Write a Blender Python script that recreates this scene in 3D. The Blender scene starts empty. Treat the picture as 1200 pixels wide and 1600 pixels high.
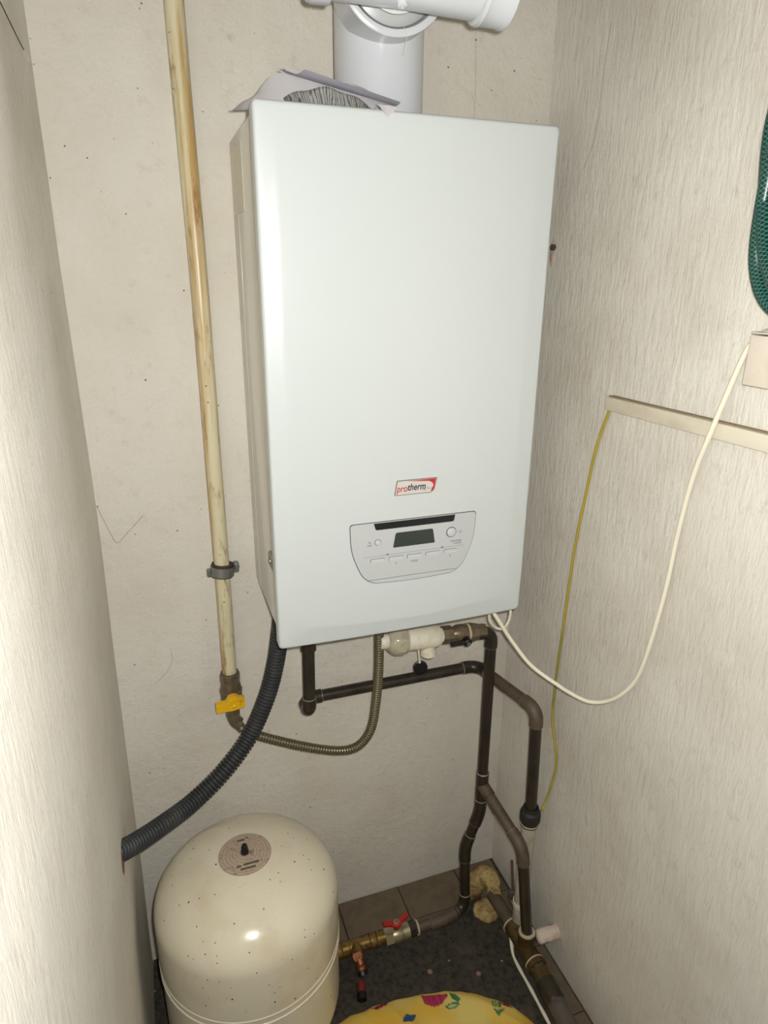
import bpy, bmesh, math, random
from mathutils import Vector, Matrix, noise

random.seed(7)
scene = bpy.context.scene
col = scene.collection
PI = math.pi

# ------------------------------------------------------------------ camera
cam_data = bpy.data.cameras.new('camera')
cam_data.sensor_fit = 'VERTICAL'
cam_data.sensor_height = 36.0
cam_data.sensor_width = 27.0
cam_data.lens = 1038.59 * 36.0 / 1600.0
cam_data.clip_start = 0.01
cam = bpy.data.objects.new('camera', cam_data)
cam.location = (-0.1499, -1.1719, 1.4420)
cam.rotation_euler = (1.230451, -0.007559, -0.339758)
col.objects.link(cam)
scene.camera = cam

# ------------------------------------------------------------------ world and light
world = bpy.data.worlds.new('world')
world.use_nodes = True
bg = world.node_tree.nodes['Background']
bg.inputs['Color'].default_value = (1.0, 0.97, 0.92, 1)
bg.inputs['Strength'].default_value = 0.02
scene.world = world

flash_data = bpy.data.lights.new('phone_flash', 'SPOT')
flash_data.spot_size = math.radians(160)
flash_data.spot_blend = 0.15
flash_data.energy = 38.5
flash_data.color = (1.0, 0.99, 0.955)
flash_data.shadow_soft_size = 0.007
flash = bpy.data.objects.new('phone_flash', flash_data)
flash.location = (-0.130, -1.170, 1.458)
flash.rotation_euler = cam.rotation_euler
col.objects.link(flash)

vs = scene.view_settings
vs.view_transform = 'Standard'
vs.look = 'None'
vs.gamma = 1.0
vs.use_curve_mapping = False
vs.exposure = 0.0


# ------------------------------------------------------------------ materials
def srgb(r, g, b):
    def c(x):
        x /= 255.0
        return x / 12.92 if x <= 0.04045 else ((x + 0.055) / 1.055) ** 2.4
    return (c(r), c(g), c(b), 1.0)


class Mat:
    """small wrapper around a principled material with noise layers on object coordinates"""
    def __init__(self, name, color, rough=0.5, metal=0.0, spec=0.5):
        m = bpy.data.materials.new(name)
        m.use_nodes = True
        self.m = m
        self.nt = m.node_tree
        self.b = self.nt.nodes['Principled BSDF']
        self.b.inputs['Base Color'].default_value = color
        self.b.inputs['Roughness'].default_value = rough
        self.b.inputs['Metallic'].default_value = metal
        self.b.inputs['Specular IOR Level'].default_value = spec
        self.col = None
        self.color = color
        self.nrm = None

    def n(self, t, **kw):
        nd = self.nt.nodes.new(t)
        for k, v in kw.items():
            setattr(nd, k, v)
        return nd

    def coords(self, scale=(1, 1, 1), kind='Object'):
        tc = self.n('ShaderNodeTexCoord')
        mp = self.n('ShaderNodeMapping')
        mp.inputs['Scale'].default_value = scale
        self.nt.links.new(tc.outputs[kind], mp.inputs['Vector'])
        return mp.outputs['Vector']

    def noise(self, scale, stretch=(1, 1, 1), detail=4.0, rough=0.55, kind='Object'):
        t = self.n('ShaderNodeTexNoise')
        t.inputs['Scale'].default_value = scale
        t.inputs['Detail'].default_value = detail
        t.inputs['Roughness'].default_value = rough
        self.nt.links.new(self.coords(stretch, kind), t.inputs['Vector'])
        return t.outputs['Fac']

    def ramp(self, fac, lo, hi):
        r = self.n('ShaderNodeMapRange')
        r.inputs['From Min'].default_value = lo
        r.inputs['From Max'].default_value = hi
        self.nt.links.new(fac, r.inputs['Value'])
        return r.outputs['Result']

    def mul(self, a, b):
        m = self.n('ShaderNodeMath', operation='MULTIPLY')
        for i, s in enumerate((a, b)):
            if isinstance(s, (int, float)):
                m.inputs[i].default_value = s
            else:
                self.nt.links.new(s, m.inputs[i])
        return m.outputs[0]

    def mix(self, fac, color):
        """lay `color` over what is there, by fac"""
        x = self.n('ShaderNodeMix', data_type='RGBA')
        self.nt.links.new(fac, x.inputs['Factor'])
        if self.col is None:
            x.inputs['A'].default_value = self.color
        else:
            self.nt.links.new(self.col, x.inputs['A'])
        if isinstance(color, tuple):
            x.inputs['B'].default_value = color
        else:
            self.nt.links.new(color, x.inputs['B'])
        self.col = x.outputs['Result']
        self.nt.links.new(self.col, self.b.inputs['Base Color'])
        return self

    def bump(self, h, strength=0.3, dist=0.001):
        bn = self.n('ShaderNodeBump')
        bn.inputs['Strength'].default_value = strength
        bn.inputs['Distance'].default_value = dist
        self.nt.links.new(h, bn.inputs['Height'])
        if self.nrm is not None:
            self.nt.links.new(self.nrm, bn.inputs['Normal'])
        self.nrm = bn.outputs['Normal']
        self.nt.links.new(self.nrm, self.b.inputs['Normal'])
        return self

    def specks(self, scale, size, color, keep=0.6, stretch=(1, 1, 1)):
        """sparse dark specks of dirt"""
        v = self.n('ShaderNodeTexVoronoi')
        v.inputs['Scale'].default_value = scale
        self.nt.links.new(self.coords(stretch), v.inputs['Vector'])
        near = self.ramp(v.outputs['Distance'], size, size * 0.6)
        sep = self.n('ShaderNodeSeparateColor')
        self.nt.links.new(v.outputs['Color'], sep.inputs['Color'])
        pick = self.ramp(sep.outputs['Red'], keep, keep + 0.02)
        return self.mix(self.mul(near, pick), color)


def plaster(name, stretch, strength, dist, base=srgb(216, 211, 200)):
    w = Mat(name, base, rough=0.75, spec=0.25)
    w.mix(w.ramp(w.noise(5, detail=5), 0.42, 0.75), srgb(206, 199, 186))
    w.mix(w.ramp(w.noise(38, detail=6, rough=0.7), 0.56, 0.85), srgb(196, 188, 176))
    w.specks(40, 0.075, srgb(96, 84, 70), keep=0.86)
    w.specks(75, 0.11, srgb(110, 98, 82), keep=0.93)
    w.specks(14, 0.030, srgb(60, 50, 40), keep=0.55)
    w.bump(w.noise(60, stretch, detail=8, rough=0.7), strength, dist)
    return w


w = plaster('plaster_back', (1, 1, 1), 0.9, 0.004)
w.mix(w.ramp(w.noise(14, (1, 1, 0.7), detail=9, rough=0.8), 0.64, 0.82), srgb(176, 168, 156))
M_BACK = w.m
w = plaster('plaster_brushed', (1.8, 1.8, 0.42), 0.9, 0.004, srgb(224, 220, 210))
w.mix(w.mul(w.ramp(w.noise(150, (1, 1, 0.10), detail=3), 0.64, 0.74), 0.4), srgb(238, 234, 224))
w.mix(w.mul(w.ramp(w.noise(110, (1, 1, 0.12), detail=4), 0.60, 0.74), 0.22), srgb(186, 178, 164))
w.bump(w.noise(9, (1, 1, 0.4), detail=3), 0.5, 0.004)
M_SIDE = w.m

w = Mat('dark_concrete', srgb(68, 63, 55), rough=0.9, spec=0.2)
w.mix(w.ramp(w.noise(70, detail=9, rough=0.8), 0.46, 0.62), srgb(40, 38, 34))
w.mix(w.ramp(w.noise(14, detail=5), 0.58, 0.75), srgb(86, 74, 65))
w.specks(45, 0.14, srgb(160, 146, 126), keep=0.9)
w.specks(20, 0.16, srgb(140, 112, 100), keep=0.88)
w.bump(w.noise(150, detail=8), 0.7, 0.003)
M_FLOOR = w.m

w = Mat('brown_tile', srgb(106, 93, 75), rough=0.55, spec=0.35)
w.mix(w.ramp(w.noise(30, detail=8, rough=0.7), 0.45, 0.75), srgb(82, 71, 57))
w.mix(w.ramp(w.noise(120, detail=6), 0.58, 0.8), srgb(124, 110, 92))
w.bump(w.noise(180, detail=5), 0.3, 0.001)
M_TILE = w.m

w = Mat('boiler_enamel', srgb(188, 193, 193), rough=0.30, spec=0.45)
w.bump(w.noise(900, detail=2), 0.05, 0.0004)
w.mix(w.ramp(w.noise(40, (1, 1, 1), detail=8, rough=0.8), 0.72, 0.9), srgb(190, 190, 185))
M_ENAMEL = w.m
w = Mat('boiler_side_enamel', srgb(214, 211, 200), rough=0.16, spec=0.5)
M_SIDEENAMEL = w.m
M_PANEL = Mat('control_grey', srgb(177, 180, 181), rough=0.45).m
M_BUTTON = Mat('button_grey', srgb(184, 187, 188), rough=0.4).m
M_GROOVE = Mat('panel_groove', srgb(72, 74, 74), rough=0.8).m
M_BLACK = Mat('black_plastic', srgb(16, 16, 18), rough=0.4).m
M_LCD = Mat('lcd_glass', srgb(48, 56, 50), rough=0.18, spec=0.4).m
M_PRINT = Mat('grey_print', srgb(112, 114, 116), rough=0.7).m
M_RED = Mat('logo_red', srgb(176, 34, 38), rough=0.5).m
M_INK = Mat('logo_black', srgb(18, 18, 20), rough=0.5).m
M_BADGE = Mat('badge_silver', srgb(190, 186, 182), rough=0.4, metal=0.0).m
M_BADGERIM = Mat('badge_rim', srgb(116, 104, 100), rough=0.35, metal=0.3).m
M_WHITE = Mat('white_plastic', srgb(192, 195, 200), rough=0.26, spec=0.5).m
M_FLUEGREY = Mat('flue_inner', srgb(176, 178, 179), rough=0.35, metal=0.0).m
M_SEAL = Mat('seal_grey', srgb(110, 110, 110), rough=0.6).m

w = Mat('paper', srgb(226, 224, 226), rough=0.85, spec=0.2)
w.mix(w.ramp(w.noise(35, (1, 1, 1)), 0.6, 0.8), srgb(206, 206, 214))
M_PAPER = w.m
M_PAPER2 = Mat('paper_back', srgb(206, 204, 216), rough=0.85, spec=0.2).m
w = Mat('printed_paper', srgb(206, 206, 202), rough=0.85, spec=0.2)
wv = w.n('ShaderNodeTexWave', wave_type='BANDS', bands_direction='X')
wv.inputs['Scale'].default_value = 90
wv.inputs['Distortion'].default_value = 14.0
wv.inputs['Detail'].default_value = 6.0
w.nt.links.new(w.coords((1, 0.25, 0.2)), wv.inputs['Vector'])
w.mix(w.ramp(wv.outputs['Fac'], 0.5, 0.9), srgb(126, 126, 122))
M_PRINTED = w.m

w = Mat('cream_pipe_paint', srgb(202, 194, 162), rough=0.34, spec=0.45)
w.mix(w.ramp(w.noise(34, (1, 1, 0.05), detail=6, rough=0.65), 0.47, 0.60), srgb(178, 148, 96))
w.mix(w.ramp(w.noise(46, (1, 1, 0.22), detail=8, rough=0.75), 0.53, 0.66), srgb(138, 96, 52))
w.mix(w.ramp(w.noise(6, (1, 1, 0.3), detail=3), 0.58, 0.75), srgb(190, 188, 176))
w.specks(80, 0.13, srgb(84, 54, 30), keep=0.86)
M_GASPIPE = w.m

w = Mat('old_brass', srgb(116, 104, 84), rough=0.36, metal=0.45)
w.mix(w.ramp(w.noise(60, detail=6), 0.45, 0.7), srgb(92, 76, 58))
M_OLDBRASS = w.m
w = Mat('bright_brass', srgb(146, 120, 70), rough=0.34, metal=0.8)
w.mix(w.ramp(w.noise(70, detail=6), 0.5, 0.7), srgb(98, 76, 44))
M_BRASS = w.m
w = Mat('dull_brass', srgb(98, 80, 48), rough=0.45, metal=0.55)
w.mix(w.ramp(w.noise(60, detail=6), 0.5, 0.7), srgb(70, 56, 36))
M_DULLBRASS = w.m
w = Mat('copper_fitting', srgb(150, 96, 70), rough=0.38, metal=0.8)
w.mix(w.ramp(w.noise(90, detail=6), 0.5, 0.7), srgb(104, 62, 44))
M_COPPER = w.m
w = Mat('oxidised_copper', srgb(58, 51, 43), rough=0.36, metal=0.35, spec=0.5)
w.mix(w.ramp(w.noise(26, (1, 1, 0.5), detail=7, rough=0.7), 0.48, 0.7), srgb(38, 35, 31))
w.mix(w.ramp(w.noise(9, detail=5), 0.6, 0.72), srgb(82, 66, 44))
M_PIPE = w.m
w = Mat('dusty_copper', srgb(92, 80, 66), rough=0.6, metal=0.2)
w.mix(w.ramp(w.noise(30, detail=7, rough=0.7), 0.48, 0.7), srgb(72, 61, 50))
M_DUSTPIPE = w.m
M_SOLDER = Mat('solder', srgb(138, 130, 118), rough=0.45, metal=0.5).m
M_TAPE = Mat('teflon_tape', srgb(176, 164, 140), rough=0.8).m
M_RUST = Mat('red_rust', srgb(128, 62, 44), rough=0.8).m
M_STEEL = Mat('galvanised_steel', srgb(150, 152, 150), rough=0.4, metal=0.85).m
M_STEELFLEX = Mat('corrugated_steel', srgb(128, 122, 100), rough=0.38, metal=0.75).m
M_RUBBERBLACK = Mat('matt_black', srgb(34, 32, 30), rough=0.65).m
M_RUBBER = Mat('rubber', srgb(58, 44, 38), rough=0.8).m
w = Mat('black_hose', srgb(44, 46, 48), rough=0.5, spec=0.45)
w.mix(w.ramp(w.noise(25, detail=5), 0.5, 0.75), srgb(64, 64, 62))
M_HOSE = w.m
w = Mat('yellow_handle', srgb(226, 176, 24), rough=0.45)
w.mix(w.ramp(w.noise(70, detail=5), 0.55, 0.75), srgb(186, 130, 20))
M_YELLOW = w.m
w = Mat('red_handle', srgb(170, 30, 26), rough=0.45)
w.mix(w.ramp(w.noise(90, detail=5), 0.58, 0.72), srgb(120, 52, 40))
M_REDH = w.m
w = Mat('aged_white_plastic', srgb(214, 208, 190), rough=0.45)
w.mix(w.ramp(w.noise(40, detail=6), 0.5, 0.8), srgb(188, 178, 154))
M_AGEDWHITE = w.m
w = Mat('clear_bowl', srgb(204, 196, 172), rough=0.18, spec=0.6)
w.b.inputs['Transmission Weight'].default_value = 0.35
w.mix(w.ramp(w.noise(60, detail=6), 0.5, 0.8), srgb(176, 164, 136))
M_BOWL = w.m

w = Mat('tank_enamel', srgb(212, 204, 182), rough=0.2, spec=0.4)
w.mix(w.ramp(w.noise(9, detail=5), 0.5, 0.8), srgb(196, 180, 150))
w.mix(w.ramp(w.noise(60, detail=8, rough=0.8), 0.6, 0.85), srgb(186, 172, 146))
w.specks(120, 0.17, srgb(70, 54, 36), keep=0.80)
w.specks(60, 0.12, srgb(44, 34, 24), keep=0.84)
w.mix(w.ramp(w.noise(26, (1, 1, 0.5), detail=8, rough=0.75), 0.66, 0.78), srgb(150, 132, 100))
w.bump(w.noise(320, detail=2), 0.12, 0.0006)
w.bump(w.noise(26, (1, 1, 0.7), detail=1), 0.10, 0.004)
M_TANK = w.m
w = Mat('tank_label', srgb(172, 154, 134), rough=0.6)
wv = w.n('ShaderNodeTexWave', wave_type='RINGS', rings_direction='Z')
wv.inputs['Scale'].default_value = 52
w.nt.links.new(w.coords((1, 1, 0)), wv.inputs['Vector'])
w.mix(w.mul(w.ramp(wv.outputs['Fac'], 0.75, 0.98), 0.4), srgb(104, 90, 80))
w.mix(w.ramp(w.noise(110, detail=6), 0.56, 0.68), srgb(132, 116, 100))
w.mix(w.ramp(w.noise(150, (1, 1, 1), detail=3), 0.64, 0.7), srgb(82, 86, 70))
M_TLABEL = w.m
M_LABELINK = Mat('label_ink', srgb(84, 78, 66), rough=0.7).m
w = Mat('yellowed_label', srgb(212, 206, 188), rough=0.35)
w.mix(w.ramp(w.noise(200, (1, 1, 2.5), detail=4), 0.5, 0.62), srgb(198, 188, 162))
M_RATING = w.m
M_CABLE = Mat('white_cable', srgb(226, 220, 200), rough=0.45).m
w = Mat('earth_wire', srgb(172, 152, 52), rough=0.5)
w.mix(w.ramp(w.noise(11, (1, 1, 1), detail=2), 0.5, 0.62), srgb(142, 138, 52))
M_EARTH = w.m
w = Mat('trunking_plastic', srgb(222, 214, 196), rough=0.45)
w.mix(w.ramp(w.noise(24, (1, 0.4, 1), detail=7), 0.5, 0.8), srgb(196, 184, 160))
w.specks(60, 0.1, srgb(96, 76, 54), keep=0.9)
M_TRUNK = w.m
w = Mat('box_plastic', srgb(214, 203, 190), rough=0.45)
w.mix(w.ramp(w.noise(40, detail=6), 0.5, 0.8), srgb(200, 184, 166))
w.specks(80, 0.13, srgb(110, 78, 60), keep=0.86)
M_BOX = w.m
w = Mat('foam', srgb(186, 164, 112), rough=0.9, spec=0.2)
w.mix(w.ramp(w.noise(45, detail=8, rough=0.8), 0.42, 0.6), srgb(132, 104, 68))
w.mix(w.ramp(w.noise(18, detail=4), 0.58, 0.7), srgb(92, 66, 44))
w.bump(w.noise(90, detail=6), 0.8, 0.004)
M_FOAM = w.m
w = Mat('plaster_stub', srgb(206, 190, 176), rough=0.9, spec=0.2)
w.mix(w.ramp(w.noise(60, detail=7), 0.5, 0.75), srgb(176, 150, 138))
w.bump(w.noise(120, detail=6), 0.8, 0.003)
M_STUB = w.m
w = Mat('grey_steel_pipe', srgb(92, 86, 82), rough=0.5, metal=0.3)
w.mix(w.ramp(w.noise(30, detail=7), 0.5, 0.7), srgb(70, 60, 54))
M_GREYPIPE = w.m
M_GAPLINE = Mat('gap_line_dark', srgb(66, 58, 48), rough=0.9).m
M_THREAD = Mat('dusty_thread', srgb(140, 130, 114), rough=0.9).m

# green braided hose: diamond braid from uv
w = Mat('braided_hose', srgb(4, 40, 38), rough=0.3, spec=0.5)
uvn = w.n('ShaderNodeTexCoord')
sep = w.n('ShaderNodeSeparateXYZ')
w.nt.links.new(uvn.outputs['UV'], sep.inputs['Vector'])
lines = []
for sgn in (1, -1):
    a = w.n('ShaderNodeMath', operation='MULTIPLY_ADD')
    w.nt.links.new(sep.outputs['X'], a.inputs[0])
    a.inputs[1].default_value = 7.0 * sgn
    w.nt.links.new(w.mul(sep.outputs['Y'], 190.0), a.inputs[2])
    fr = w.n('ShaderNodeMath', operation='FRACT')
    w.nt.links.new(a.outputs[0], fr.inputs[0])
    pp = w.n('ShaderNodeMath', operation='PINGPONG')
    w.nt.links.new(fr.outputs[0], pp.inputs[0])
    pp.inputs[1].default_value = 0.5
    lines.append(w.ramp(pp.outputs[0], 0.10, 0.03))
mx = w.n('ShaderNodeMath', operation='MAXIMUM')
w.nt.links.new(lines[0], mx.inputs[0])
w.nt.links.new(lines[1], mx.inputs[1])
w.mix(w.mul(mx.outputs[0], 0.6), srgb(92, 168, 150))
M_GREEN = w.m

# towel: printed cotton, print stored as a colour layer of the cloth
w = Mat('towel_cotton', srgb(220, 182, 60), rough=0.95, spec=0.1)
att = w.n('ShaderNodeAttribute', attribute_name='print')
w.col = att.outputs['Color']
w.nt.links.new(w.col, w.b.inputs['Base Color'])
w.bump(w.noise(700, detail=3), 0.8, 0.002)
M_TOWEL = w.m


# ------------------------------------------------------------------ mesh helpers
def V(p):
    return Vector(p)


def link(name, bm, mat, parent=None, smooth=None, uv=False):
    """one mesh object, origin at the centre of its bounds; parent is an Empty or a mesh part"""
    me = bpy.data.meshes.new(name)
    bmesh.ops.recalc_face_normals(bm, faces=bm.faces)
    lo = Vector((1e9,) * 3)
    hi = -lo
    for v in bm.verts:
        for i in range(3):
            lo[i] = min(lo[i], v.co[i])
            hi[i] = max(hi[i], v.co[i])
    c = (lo + hi) / 2
    for v in bm.verts:
        v.co -= c
    bm.to_mesh(me)
    bm.free()
    me.materials.append(mat)
    if smooth is not None:
        me.polygons.foreach_set('use_smooth', [True] * len(me.polygons))
        if smooth < 180:
            me.set_sharp_from_angle(angle=math.radians(smooth))
    o = bpy.data.objects.new(name, me)
    col.objects.link(o)
    pc = Vector(parent['_w']) if parent else Vector((0, 0, 0))
    o['_w'] = tuple(c)
    o.location = c - pc
    if parent:
        o.parent = parent
    return o


def thing(name, label, cat, loc=(0, 0, 0), group=None):
    o = bpy.data.objects.new(name, None)
    o.empty_display_size = 0.02
    o.location = loc
    o['_w'] = tuple(loc)
    col.objects.link(o)
    return tag(o, label, cat, group)


def tag(o, label, cat, group=None):
    o['label'] = label
    o['category'] = cat
    if group:
        o['group'] = group
    return o


def struct(o, label=None):
    o['kind'] = 'structure'
    if label:
        o['label'] = label
        o['category'] = o.name.split('_')[0]
    return o


def box(bm, x0, x1, y0, y1, z0, z1, bevel=0.0, seg=2):
    vs_ = [bm.verts.new((x, y, z)) for x in (x0, x1) for y in (y0, y1) for z in (z0, z1)]
    idx = [(0, 1, 3, 2), (4, 6, 7, 5), (0, 4, 5, 1), (2, 3, 7, 6), (0, 2, 6, 4), (1, 5, 7, 3)]
    fs = [bm.faces.new([vs_[i] for i in f]) for f in idx]
    if bevel:
        es = list({e for f in fs for e in f.edges})
        bmesh.ops.bevel(bm, geom=es, offset=bevel, segments=seg, affect='EDGES', profile=0.5)
    return bm


def frame_for(d):
    d = V(d).normalized()
    up = Vector((0, 0, 1)) if abs(d.z) < 0.9 else Vector((0, 1, 0))
    a = d.cross(up).normalized()
    return d, a, d.cross(a).normalized()


def lathe(bm, prof, org, axis, seg=28, squash=None):
    """prof: list of (radius, distance along axis)"""
    d, a, b = frame_for(axis)
    org = V(org)
    rings = []
    for r, t in prof:
        if r < 1e-6:
            rings.append([bm.verts.new(org + d * t)])
        else:
            rings.append([bm.verts.new(org + d * t + (a * math.cos(k * 2 * PI / seg) + b * math.sin(k * 2 * PI / seg)) * r)
                          for k in range(seg)])
    for A, B in zip(rings, rings[1:]):
        if len(A) == 1 and len(B) == 1:
            continue
        for k in range(seg):
            j = (k + 1) % seg
            if len(A) == 1:
                bm.faces.new((A[0], B[k], B[j]))
            elif len(B) == 1:
                bm.faces.new((A[k], A[j], B[0]))
            else:
                bm.faces.new((A[k], A[j], B[j], B[k]))
    return bm


def cyl(bm, p0, p1, r, seg=24, bev=0.0, r1=None):
    p0, p1 = V(p0), V(p1)
    L = (p1 - p0).length
    r1 = r if r1 is None else r1
    if bev:
        prof = [(0, 0), (r - bev, 0), (r, bev), (r1, L - bev), (r1 - bev, L), (0, L)]
    else:
        prof = [(0, 0), (r, 0), (r1, L), (0, L)]
    return lathe(bm, prof, p0, p1 - p0, seg)


def smooth_path(pts, n):
    """Catmull-Rom through the points, resampled to n even steps"""
    P = [V(p) for p in pts]
    P = [P[0] * 2 - P[1]] + P + [P[-1] * 2 - P[-2]]
    fine = []
    for i in range(1, len(P) - 2):
        for k in range(24):
            t = k / 24
            a, b, c, d = P[i - 1:i + 3]
            fine.append(0.5 * ((2 * b) + (c - a) * t + (2 * a - 5 * b + 4 * c - d) * t * t + (3 * b - a - 3 * c + d) * t ** 3))
    fine.append(P[-2])
    cum = [0]
    for a, b in zip(fine, fine[1:]):
        cum.append(cum[-1] + (b - a).length)
    out, j = [], 0
    for k in range(n):
        s = cum[-1] * k / (n - 1)
        while j < len(cum) - 2 and cum[j + 1] < s:
            j += 1
        t = (s - cum[j]) / max(cum[j + 1] - cum[j], 1e-9)
        out.append(fine[j].lerp(fine[j + 1], min(t, 1)))
    return out, cum[-1]


def sweep(bm, path, rad, seg=14, cap=True, uv=False, closed=False):
    """tube along path; rad is a number or a function of the index"""
    n = len(path)
    T = []
    for i in range(n):
        T.append((path[min(i + 1, n - 1)] - path[max(i - 1, 0)]).normalized())
    a = frame_for(T[0])[1]
    rings = []
    for i in range(n):
        a = (a - T[i] * a.dot(T[i])).normalized()
        b = T[i].cross(a)
        r = rad(i) if callable(rad) else rad
        rings.append([bm.verts.new(path[i] + (a * math.cos(k * 2 * PI / seg) + b * math.sin(k * 2 * PI / seg)) * r) for k in range(seg)])
    lay = bm.loops.layers.uv.verify() if uv else None
    cum = [0]
    for p, q in zip(path, path[1:]):
        cum.append(cum[-1] + (q - p).length)
    for i in range(n - 1):
        for k in range(seg):
            j = (k + 1) % seg
            f = bm.faces.new((rings[i][k], rings[i][j], rings[i + 1][j], rings[i + 1][k]))
            if uv:
                for lp, (uu, ii) in zip(f.loops, ((k, i), (k + 1, i), (k + 1, i + 1), (k, i + 1))):
                    lp[lay].uv = (uu / seg, cum[ii])
    if cap:
        bm.faces.new(rings[0][::-1])
        bm.faces.new(rings[-1])
    return bm


def arc(p, d0, d1, R, n=9):
    """fillet points at corner p between incoming dir d0 and outgoing dir d1; R = tangent length"""
    p, d0, d1 = V(p), V(d0).normalized(), V(d1).normalized()
    A, B = p - d0 * R, p + d1 * R
    ang = d0.angle(d1)
    if ang < 0.02:
        return [A, B]
    # quadratic-to-circular blend
    rad = R / math.tan(ang / 2) if ang < PI - 0.01 else R
    nrm = (d1 - d0 * d0.dot(d1)).normalized()
    c = A + nrm * (R / math.tan(ang / 2) if False else R * math.tan((PI - ang) / 2))
    out = []
    u0 = (A - c)
    ax = d0.cross(d1).normalized()
    for k in range(n + 1):
        out.append(c + Matrix.Rotation(ang * k / n, 3, ax) @ u0)
    return out


def pipe_run(root, pts, r, R, mat, fmat=None, straight_mats=None, sock=0.012, solder=True, skip_last=False):
    """copper pipework: straight pieces, bigger bends, solder rings at the bend ends"""
    fmat = fmat or mat
    P = [V(p) for p in pts]
    D = [(P[i + 1] - P[i]).normalized() for i in range(len(P) - 1)]
    for i in range(len(P) - 1):
        a = P[i] + (D[i] * R if i > 0 else Vector((0, 0, 0)))
        b = P[i + 1] - (D[i] * R if i < len(P) - 2 else Vector((0, 0, 0)))
        if (b - a).dot(D[i]) > 0.004:
            bm = cyl(bmesh.new(), a, b, r)
            link('pipe', bm, (straight_mats or {}).get(i, mat), root, 40)
    for i in range(1, len(P) - 1):
        A = arc(P[i], D[i - 1], D[i], R)
        path = [A[0] - D[i - 1] * sock] + A + [A[-1] + D[i] * sock]
        bm = sweep(bmesh.new(), path, r * 1.16, 20)
        e = link('elbow', bm, (straight_mats or {}).get(('e', i), fmat), root, 50)
        if solder:
            for q, d in ((path[0], -D[i - 1]), (path[-1], D[i])):
                bm = lathe(bmesh.new(), [(r * 1.0, -0.0004), (r * 1.165, -0.0004), (r * 1.17, 0.0003), (r * 1.02, 0.0014)], q, d, 20)
                link('solder_ring', bm, M_SOLDER, e, 50)


def text(name, s, size, loc, mat, parent, shear=0.0, bold=0.0, rot=(PI / 2, 0, 0), align='CENTER', xs=1.0):
    cu = bpy.data.curves.new(name, 'FONT')
    cu.body = s
    cu.size = size
    cu.shear = shear
    cu.offset = bold
    cu.extrude = 0.00015
    cu.align_x = align
    cu.align_y = 'CENTER'
    to = bpy.data.objects.new(name, cu)
    col.objects.link(to)
    bpy.context.view_layer.update()
    me = bpy.data.meshes.new_from_object(to.evaluated_get(bpy.context.evaluated_depsgraph_get()))
    bpy.data.objects.remove(to)
    bm = bmesh.new()
    bm.from_mesh(me)
    bpy.data.meshes.remove(me)
    m = Matrix.Translation(loc) @ Matrix([[0] * 4] * 4) if False else Matrix.Translation(loc)
    from mathutils import Euler
    m = m @ Euler(rot).to_matrix().to_4x4() @ Matrix.Diagonal((xs, 1, 1, 1))
    bmesh.ops.transform(bm, matrix=m, verts=bm.verts)
    return link(name, bm, mat, parent)


def plate(bm, outline, y0, y1):
    """extrude an XZ outline between two Y"""
    A = [bm.verts.new((x, y0, z)) for x, z in outline]
    B = [bm.verts.new((x, y1, z)) for x, z in outline]
    n = len(A)
    bm.faces.new(A)
    bm.faces.new(B[::-1])
    for i in range(n):
        bm.faces.new((A[i], B[i], B[(i + 1) % n], A[(i + 1) % n]))
    return bm


def rrect(x0, x1, z0, z1, r, n=6):
    out = []
    for cx, cz, a0 in ((x1 - r, z1 - r, 0), (x0 + r, z1 - r, 90), (x0 + r, z0 + r, 180), (x1 - r, z0 + r, 270)):
        for k in range(n + 1):
            a = math.radians(a0 + 90 * k / n)
            out.append((cx + r * math.cos(a), cz + r * math.sin(a)))
    return out


def round_poly(pts, rads, n=6):
    out = []
    N = len(pts)
    for i in range(N):
        p = Vector(pts[i]); a = Vector(pts[i - 1]); b = Vector(pts[(i + 1) % N])
        r = rads[i]
        A = p + (a - p).normalized() * r
        B = p + (b - p).normalized() * r
        for k in range(n + 1):
            t = k / n
            q = A * (1 - t) ** 2 + p * 2 * t * (1 - t) + B * t * t
            out.append((q.x, q.y))
    return out


# ------------------------------------------------------------------ the room
WX = 0.572          # right wall face
FRONT = -2.3


def grid_wall(name, fn, nu, nv, mat, thick_dir):
    """wall with a slightly uneven face: fn(u,v) gives the face point, thick_dir the body"""
    bm = bmesh.new()
    F = [[bm.verts.new(fn(i / nu, j / nv)) for j in range(nv + 1)] for i in range(nu + 1)]
    for i in range(nu):
        for j in range(nv):
            bm.faces.new((F[i][j], F[i + 1][j], F[i + 1][j + 1], F[i][j + 1]))
    rim = [F[i][0] for i in range(nu + 1)] + [F[nu][j] for j in range(1, nv + 1)] + \
          [F[i][nv] for i in range(nu - 1, -1, -1)] + [F[0][j] for j in range(nv - 1, 0, -1)]
    t = V(thick_dir)
    back = [bm.verts.new(v.co + t) for v in rim]
    for v, ref in zip(back, rim):
        for ax in range(3):
            if abs(t[ax]) > 1e-6:
                v.co[ax] = (fn(0.5, 0.5)[ax] + t[ax])
    n = len(rim)
    for i in range(n):
        bm.faces.new((rim[i], rim[(i + 1) % n], back[(i + 1) % n], back[i]))
    bm.faces.new(back)
    return struct(link(name, bm, mat, None, 60))


def nz(x, y, z):
    return noise.noise(Vector((x, y, z)))


def back_face(u, v):
    x = -0.42 + u * 1.14
    z = -0.05 + v * 2.5
    return (x, 0.0018 * nz(x * 5, 3.1, z * 4), z)


def left_face(u, v):
    y = FRONT + u * (abs(FRONT) + 0.01)
    z = -0.05 + v * 2.5
    x = -0.2535 - 0.0165 * max(0.0, min(1.0, (1.05 - z) / 1.05))
    return (x + 0.0022 * nz(1.7, y * 5, z * 2.2) + 0.0012 * nz(7.7, y * 14, z * 5), y, z)


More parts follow.
